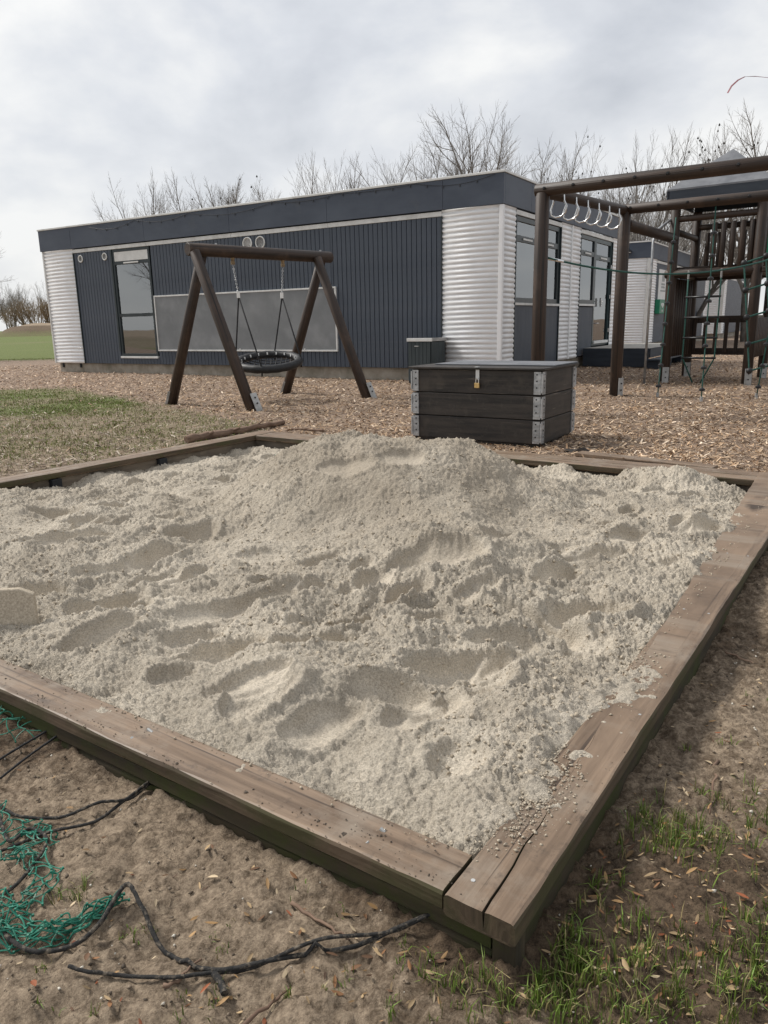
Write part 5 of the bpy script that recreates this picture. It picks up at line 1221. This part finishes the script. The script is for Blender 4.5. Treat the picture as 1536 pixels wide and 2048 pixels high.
for k_ in range(12):
    me = PROTO[k_ % 6][1]; nvv = len(me.vertices); co = np.zeros(nvv * 3, np.float32); me.vertices.foreach_get('co', co); co = co.reshape(-1, 3); a = rw.uniform(0, 6.28); sc = rw.uniform(1.0, 1.6)
    q_ = [p.vertices[:] for p in me.polygons if len(p.vertices) == 4]; (x0_, y0_) = (-70 + rw.uniform(-8, 8), -30 + k_ * 11.0) if k_ < 6 else (48 + (k_ - 6) * 2.4 + rw.uniform(0, 12), 14 + (k_ - 6) * 9.0)
    allv.append(np.stack([(co[:, 0] * math.cos(a) - co[:, 1] * math.sin(a)) * sc + x0_, (co[:, 0] * math.sin(a) + co[:, 1] * math.cos(a)) * sc + y0_, co[:, 2] * sc], 1)); allf.append(np.array(q_) + off); off += nvv
o = link('wood', np_mesh('wood', np.concatenate(allv), np.concatenate(allf)), 'bark'); tag(o, 'bare wood mirrored in the building windows', 'wood', kind='stuff')
# straw-coloured shrubs on the mound
sh_tr, sh_cr, _, sh_h = tree_mesh(909, 4, .42, stems=5, levels=3, dens=.55, twig_r=.010)
for me in (sh_tr, sh_cr): me.materials.clear(); me.materials.append(MAT['straw_twig'])
for i, (px, py, lab) in enumerate([(55, 600, 'straw coloured shrub left of centre on the mound'), (75, 592, 'tallest straw coloured shrub on the mound'), (92, 600, 'straw coloured shrub against the corrugated corner'), (110, 606, 'straw coloured shrub half hidden by the building'), (22, 612, 'dark low shrub at the left end of the mound')]):
    p = atY(px, py, 95); t = thing('shrub', lab, 'shrub', (p[0], 95, .5), i * 1.9, 'shrubs on the mound'); s_ = (p[2] - .5) / sh_h; t.scale = (s_ * 1.25, s_ * 1.25, s_)
    for nm, me in (('stems', sh_tr), ('crown', sh_cr)): c = bpy.data.objects.new(nm, me); COL.objects.link(c); c.parent = t

# ------------------------------------------------------------------ wood chips, grass, litter, pebbles
def flakes(P, L_, W_, col, seed, lift=.5, bend=.0):
    """small bent four-sided flakes lying loosely on the ground"""
    r = np.random.default_rng(seed); n = len(P); a = r.uniform(0, 2 * np.pi, n); tx = r.normal(0, lift, n); ty = r.normal(0, lift, n)
    ca, sa_ = np.cos(a), np.sin(a)
    q = np.array([[-1, -.6], [1, -.5], [1, .5], [-1, .6]])
    X = q[None, :, 0] * L_[:, None] / 2; Y = q[None, :, 1] * W_[:, None] / 2 * r.uniform(.6, 1.2, (n, 4))
    Vv = np.stack([X * ca[:, None] - Y * sa_[:, None], X * sa_[:, None] + Y * ca[:, None], np.abs(tx)[:, None] * L_[:, None] * .5 + (q[None, :, 0] * tx[:, None] * L_[:, None] + q[None, :, 1] * ty[:, None] * W_[:, None]) * .5 * .9 + .003], -1) + P[:, None, :]
    return Vv.reshape(-1, 3), (np.arange(4)[None] + 4 * np.arange(n)[:, None]), np.repeat(col, 4, 0)
r_ = np.random.default_rng(77); n = 190000
t = r_.random(n); yy = 4.6 * (24 / 4.6) ** t; xx = (r_.random(n) * 1.30 - .64) * yy * .95
k = (r_.random(n) < chip_cover(xx, yy) ** 2 + .03 * (xx < 0) * (yy > 6.5)); xx, yy = xx[k], yy[k]
a_, b_ = sb_local(xx, yy); k = ~((a_ > -.02) & (a_ < SB_A + .02) & (b_ > -.02) & (b_ < SB_B + .02)); xx, yy = xx[k], yy[k]
# not under the buildings
lx = (xx - 2.0946) * .52529 + (yy - 13.6048) * .85092; ly = -(xx - 2.0946) * .85092 + (yy - 13.6048) * .52529
k = ~((lx > .05) & (lx < DEP - .02) & (ly > .05) & (ly < LEN - .02)); xx, yy = xx[k], yy[k]
zz = ground_z(xx, yy, True); n = len(xx); P = np.stack([xx, yy, zz], 1)
Lc = (.012 + .042 * r_.random(n) ** 1.8) * (.8 + .035 * yy); Wc = Lc * r_.uniform(.28, .6, n)
pal = np.array([[.33, .25, .175], [.41, .33, .245], [.24, .165, .105], [.15, .10, .066], [.53, .455, .37], [.29, .205, .135], [.08, .054, .038]]) * np.array([1.0, .95, .90]); pick = r_.choice(7, n, p=[.22, .17, .20, .15, .07, .13, .06])
far_l = sstep(-3, -6, xx)[:, None]; colr = pal[pick] * r_.uniform(.7, 1.75, (n, 1)) * (1 + .25 * perlin(xx * .7, yy * .7, 66))[:, None]; colr = colr * (1 - far_l * .0) + far_l * np.array([.10, .075, .065])
v, f, c = flakes(P, Lc, Wc, colr, 4, .28); o = link('wood_chips', np_mesh('wood_chips', v, f, False, c), 'chip'); tag(o, 'brown wood chip surfacing around the swing and climbing frame', 'wood chips', kind='stuff')

def blades(P, H, W, col, seed, lean=.55):
    r = np.random.default_rng(seed); n = len(P); a = r.uniform(0, 2 * np.pi, n); ln = np.abs(r.normal(0, lean, n)); b = a + r.normal(0, 1.2, n)
    d = np.stack([np.cos(a), np.sin(a), np.zeros(n)], 1); s = np.stack([-np.sin(b), np.cos(b), np.zeros(n)], 1) * W[:, None] / 2
    up = np.array([0, 0, 1.]); p1 = P + (up * .55 + d * (ln * .25)[:, None]) * H[:, None]; p2 = P + (up * (1 - .35 * np.minimum(ln, 1.6))[:, None] + d * (ln * .8)[:, None]) * H[:, None]
    Vv = np.stack([P - s, P + s, p1 + s * .8, p1 - s * .8, p2], 1)
    T = np.array([[0, 1, 2], [0, 2, 3], [3, 2, 4]]); F_ = (T[None] + 5 * np.arange(n)[:, None, None]).reshape(-1, 3)
    cc = np.repeat(col, 5, 0); tip = np.tile(np.array([0, 0, .4, .4, 1.]), n)[:, None]; cc = cc * (1 - .0 * tip)
    return Vv.reshape(-1, 3), F_, cc
def outside(xx, yy, m=-.03):
    a_, b_ = sb_local(xx, yy); return ~((a_ > m) & (a_ < SB_A - m) & (b_ > m) & (b_ < SB_B - m))
PATCH = [  # photograph position, radius x, radius y (m), blades, blade length
 (1085, 1870, .10, .10, 900, .055), (1120, 1790, .07, .10, 620, .055), (1040, 1985, .12, .07, 1100, .055), (1160, 2010, .18, .08, 1500, .055), (1330, 2020, .18, .08, 1300, .05), (1160, 1700, .05, .10, 200, .045),
 (1340, 1672, .08, .075, 900, .060), (1395, 1720, .08, .05, 420, .055), (1290, 1700, .06, .05, 240, .05), (1440, 1895, .12, .07, 700, .05), (1520, 1850, .09, .10, 400, .055), (1530, 1650, .06, .10, 330, .06), (1225, 1870, .08, .10, 330, .05), (1260, 1950, .12, .06, 500, .05), (1480, 1980, .12, .06, 420, .05), (1120, 1930, .10, .08, 700, .055),
 (1225, 1580, .04, .10, 260, .05), (1348, 1372, .05, .07, 190, .055), (1410, 1500, .10, .05, 90, .03), (1460, 1590, .10, .06, 150, .04), (1130, 1640, .04, .08, 120, .04), (1500, 1400, .10, .08, 60, .03),
 (152, 1800, .030, .022, 170, .045), (300, 1880, .10, .05, 130, .022), (470, 1870, .10, .04, 90, .02), (210, 2000, .14, .05, 150, .022), (500, 2010, .12, .04, 200, .030), (740, 1975, .12, .05, 130, .03), (900, 2020, .12, .05, 330, .04), (680, 1830, .08, .04, 60, .02), (980, 1960, .05, .04, 160, .04), (595, 1800, .012, .008, 12, .02), (780, 1900, .04, .03, 60, .03)]
PX = []; HH = []; CC = []
for i, (px, py, rx, ry, n, h) in enumerate(PATCH):
    c0 = at(px, py, -.095); n = int(n * .34); r = np.random.default_rng(200 + i); nt_ = max(2, n // 9); tcx = r.normal(0, rx * .62, nt_); tcy = r.normal(0, ry * .62, nt_); w = r.integers(0, nt_, n)
    x = c0[0] + tcx[w] + r.normal(0, .007, n); y = c0[1] + tcy[w] + r.normal(0, .007, n); k = outside(x, y); x, y = x[k], y[k]; m_ = len(x)
    PX.append(np.stack([x, y, ground_z(x, y) - .002], 1)); HH.append(h * r.uniform(.35, 1.10, m_))
    g_ = np.array([.100, .160, .030]) * r.uniform(.45, 1.6, (m_, 1)) + np.array([.03, .012, .0]) * r.random((m_, 1)); dry = r.random(m_) < .24; g_[dry] = np.array([.28, .23, .11]) * r.uniform(.6, 1.2, (dry.sum(), 1)); CC.append(g_)
P = np.concatenate(PX); H = np.concatenate(HH); C_ = np.concatenate(CC)
v, f, c = blades(P, H, np.full(len(P), .0021) * np.random.default_rng(9).uniform(.6, 1.5, len(P)), C_, 12, .65); o = link('grass_tufts', np_mesh('grass_tufts', v, f, False, c), 'blade'); tag(o, 'tufts of short green grass in the muddy soil around the sandbox corner', 'grass', kind='stuff')
# lawn at the left, thin and worn
r_ = np.random.default_rng(31); n = 190000; t = r_.random(n); yy = 5.0 * (30 / 5.0) ** t; xx = -(.06 + .60 * r_.random(n)) * yy
gc = grass_cover(xx, yy) * (1 - chip_cover(xx, yy)); k = (r_.random(n) < gc * .95 * (.5 + .7 * (perlin(xx * 1.6, yy * 1.6, 8) > -.05))) & outside(xx, yy, -.06); xx, yy = xx[k], yy[k]; n = len(xx)
g_ = np.array([.110, .150, .028]) * r_.uniform(.6, 1.6, (n, 1)) + np.array([.05, .03, .005]) * r_.random((n, 1)); dry = r_.random(n) < .25; g_[dry] = np.array([.26, .21, .12]) * r_.uniform(.5, 1.2, (dry.sum(), 1))
v, f, c = blades(np.stack([xx, yy, ground_z(xx, yy) - .002], 1), r_.uniform(.018, .042, n), (.0022 + .0005 * yy), g_, 13, .8); o = link('lawn_grass', np_mesh('lawn_grass', v, f, False, c), 'blade'); tag(o, 'worn short grass of the lawn left of the swing', 'grass', kind='stuff')
# dead bits lying in the worn lawn
r_ = np.random.default_rng(33); n = 16000; t = r_.random(n); yy = 5.2 * (13 / 5.2) ** t; xx = -(.02 + .62 * r_.random(n)) * yy; k = outside(xx, yy, -.08) & (chip_cover(xx, yy) < .7); xx, yy = xx[k], yy[k]; n = len(xx)
colr = np.array([[.12, .08, .055], [.36, .28, .20], [.24, .17, .11], [.45, .38, .30]])[r_.integers(0, 4, n)] * r_.uniform(.6, 1.2, (n, 1)); Lc = r_.uniform(.015, .07, n)
v, f, c = flakes(np.stack([xx, yy, ground_z(xx, yy)], 1), Lc, Lc * r_.uniform(.15, .4, n), colr, 6, .25); o = link('lawn_litter', np_mesh('lawn_litter', v, f, False, c), 'litter'); tag(o, 'dead leaf and wood scraps strewn over the worn lawn', 'litter', kind='stuff')

def husks(P, L_, W_, col, seed):
    """boat-shaped dry seed husks and leaf bits: 5 points along a spine, two edges"""
    r = np.random.default_rng(seed); n = len(P); a = r.uniform(0, 2 * np.pi, n); ca, sa_ = np.cos(a), np.sin(a); tl_ = r.normal(0, .28, n)
    xs = np.array([-.5, -.22, .1, .38, .5]); ws = np.array([.12, .8, 1.0, .55, .06]); cup = r.uniform(-.35, .35, n)
    V_ = []
    for k in range(5):
        for s in (-1, 0, 1):
            X = xs[k] * L_; Y = s * ws[k] * W_ / 2; Z = (cup * abs(s) * ws[k] * W_ + tl_ * xs[k] * L_ + np.abs(tl_) * .5 * L_ + np.abs(cup) * W_ * .5 + .0015)
            V_.append(np.stack([X * ca - Y * sa_, X * sa_ + Y * ca, Z], 1))
    V_ = np.stack(V_, 1) + P[:, None, :]; F_ = []
    for k in range(4):
        for s in range(2): b_ = k * 3 + s; F_.append([b_, b_ + 1, b_ + 4, b_ + 3])
    F_ = np.array(F_); return V_.reshape(-1, 3), (F_[None] + 15 * np.arange(n)[:, None, None]).reshape(-1, 4), np.repeat(col, 15, 0)
HP = []; r_ = np.random.default_rng(55)
for (px, py, rx, ry, n) in [(1330, 1850, .16, .12, 210), (1300, 1760, .14, .10, 120), (1450, 1700, .16, .12, 120), (1260, 1900, .12, .10, 110), (1420, 1560, .22, .18, 110), (1390, 1640, .1, .1, 60), (1180, 1690, .05, .12, 60), (1340, 1960, .2, .1, 80), (1480, 1820, .15, .12, 90), (1450, 1420, .35, .25, 60),
                             (330, 1750, .30, .12, 60), (500, 1800, .25, .10, 46), (700, 1850, .25, .1, 60), (250, 1950, .3, .08, 50), (750, 1950, .25, .08, 60), (500, 1980, .3, .07, 60), (60, 1600, .15, .2, 30), (940, 1940, .06, .05, 14)]:
    c0 = at(px, py, -.08); HP.append(np.stack([c0[0] + r_.normal(0, rx * .7, n), c0[1] + r_.normal(0, ry * .8, n)], 1))
HP = np.concatenate(HP); HP = HP[r_.random(len(HP)) < .5]; HP = HP[outside(HP[:, 0], HP[:, 1], -.01)]; n = len(HP)
colr = np.array([[.36, .22, .10], [.48, .34, .19], [.24, .12, .055], [.15, .085, .05], [.55, .43, .28], [.30, .10, .045]])[r_.choice(6, n, p=[.27, .25, .16, .14, .12, .06])] * r_.uniform(.35, 1.05, (n, 1))
Lh = .008 + .020 * r_.random(n) ** 1.6; v, f, c = husks(np.concatenate([HP, ground_z(HP[:, 0], HP[:, 1])[:, None]], 1), Lh, Lh * r_.uniform(.22, .42, n), colr, 3)
o = link('leaf_litter', np_mesh('leaf_litter', v, f, True, c), 'litter'); tag(o, 'dry brown husks and leaf scraps on the soil round the sandbox corner', 'leaf litter', kind='stuff')
# pebbles and crumbs of soil
r_ = np.random.default_rng(66); n = 900; x = r_.uniform(-1.1, 1.9, n); y = r_.uniform(.8, 2.9, n); k = outside(x, y, -.01); x, y = x[k], y[k]; s = .0015 + .0045 * r_.random(len(x)) ** 3
v, f = clods(np.stack([x, y, ground_z(x, y) + s * .4], 1), s, 15); o = link('pebbles', np_mesh('pebbles', v, f, True), 'paint_white'); pm('pebble', (.40, .36, .30), (.62, .58, .50), scale=90, rough=.7); o.data.materials.clear(); o.data.materials.append(MAT['pebble']); tag(o, 'small pale pebbles scattered in the soil', 'pebbles', kind='stuff')
n = 20000; x = r_.uniform(-1.3, 2.2, n); y = r_.uniform(.8, 3.4, n); k = outside(x, y, -.0) & (perlin(x * 3, y * 3, 12) > -.15); x, y = x[k], y[k]; s = .0010 + .0050 * r_.random(len(x)) ** 4
v, f = clods(np.stack([x, y, ground_z(x, y) + s * .3], 1), s, 16); colr = np.repeat((np.array([.11, .085, .062]) * r_.uniform(.5, 2.2, (len(x), 1))), 6, 0); o = link('soil_crumbs', np_mesh('soil_crumbs', v, f, True, colr), 'litter'); tag(o, 'loose crumbs of brown soil around the sandbox', 'soil', kind='stuff')

for o in WORLD_ROOTS:
    if '_w' in o: del o['_w']
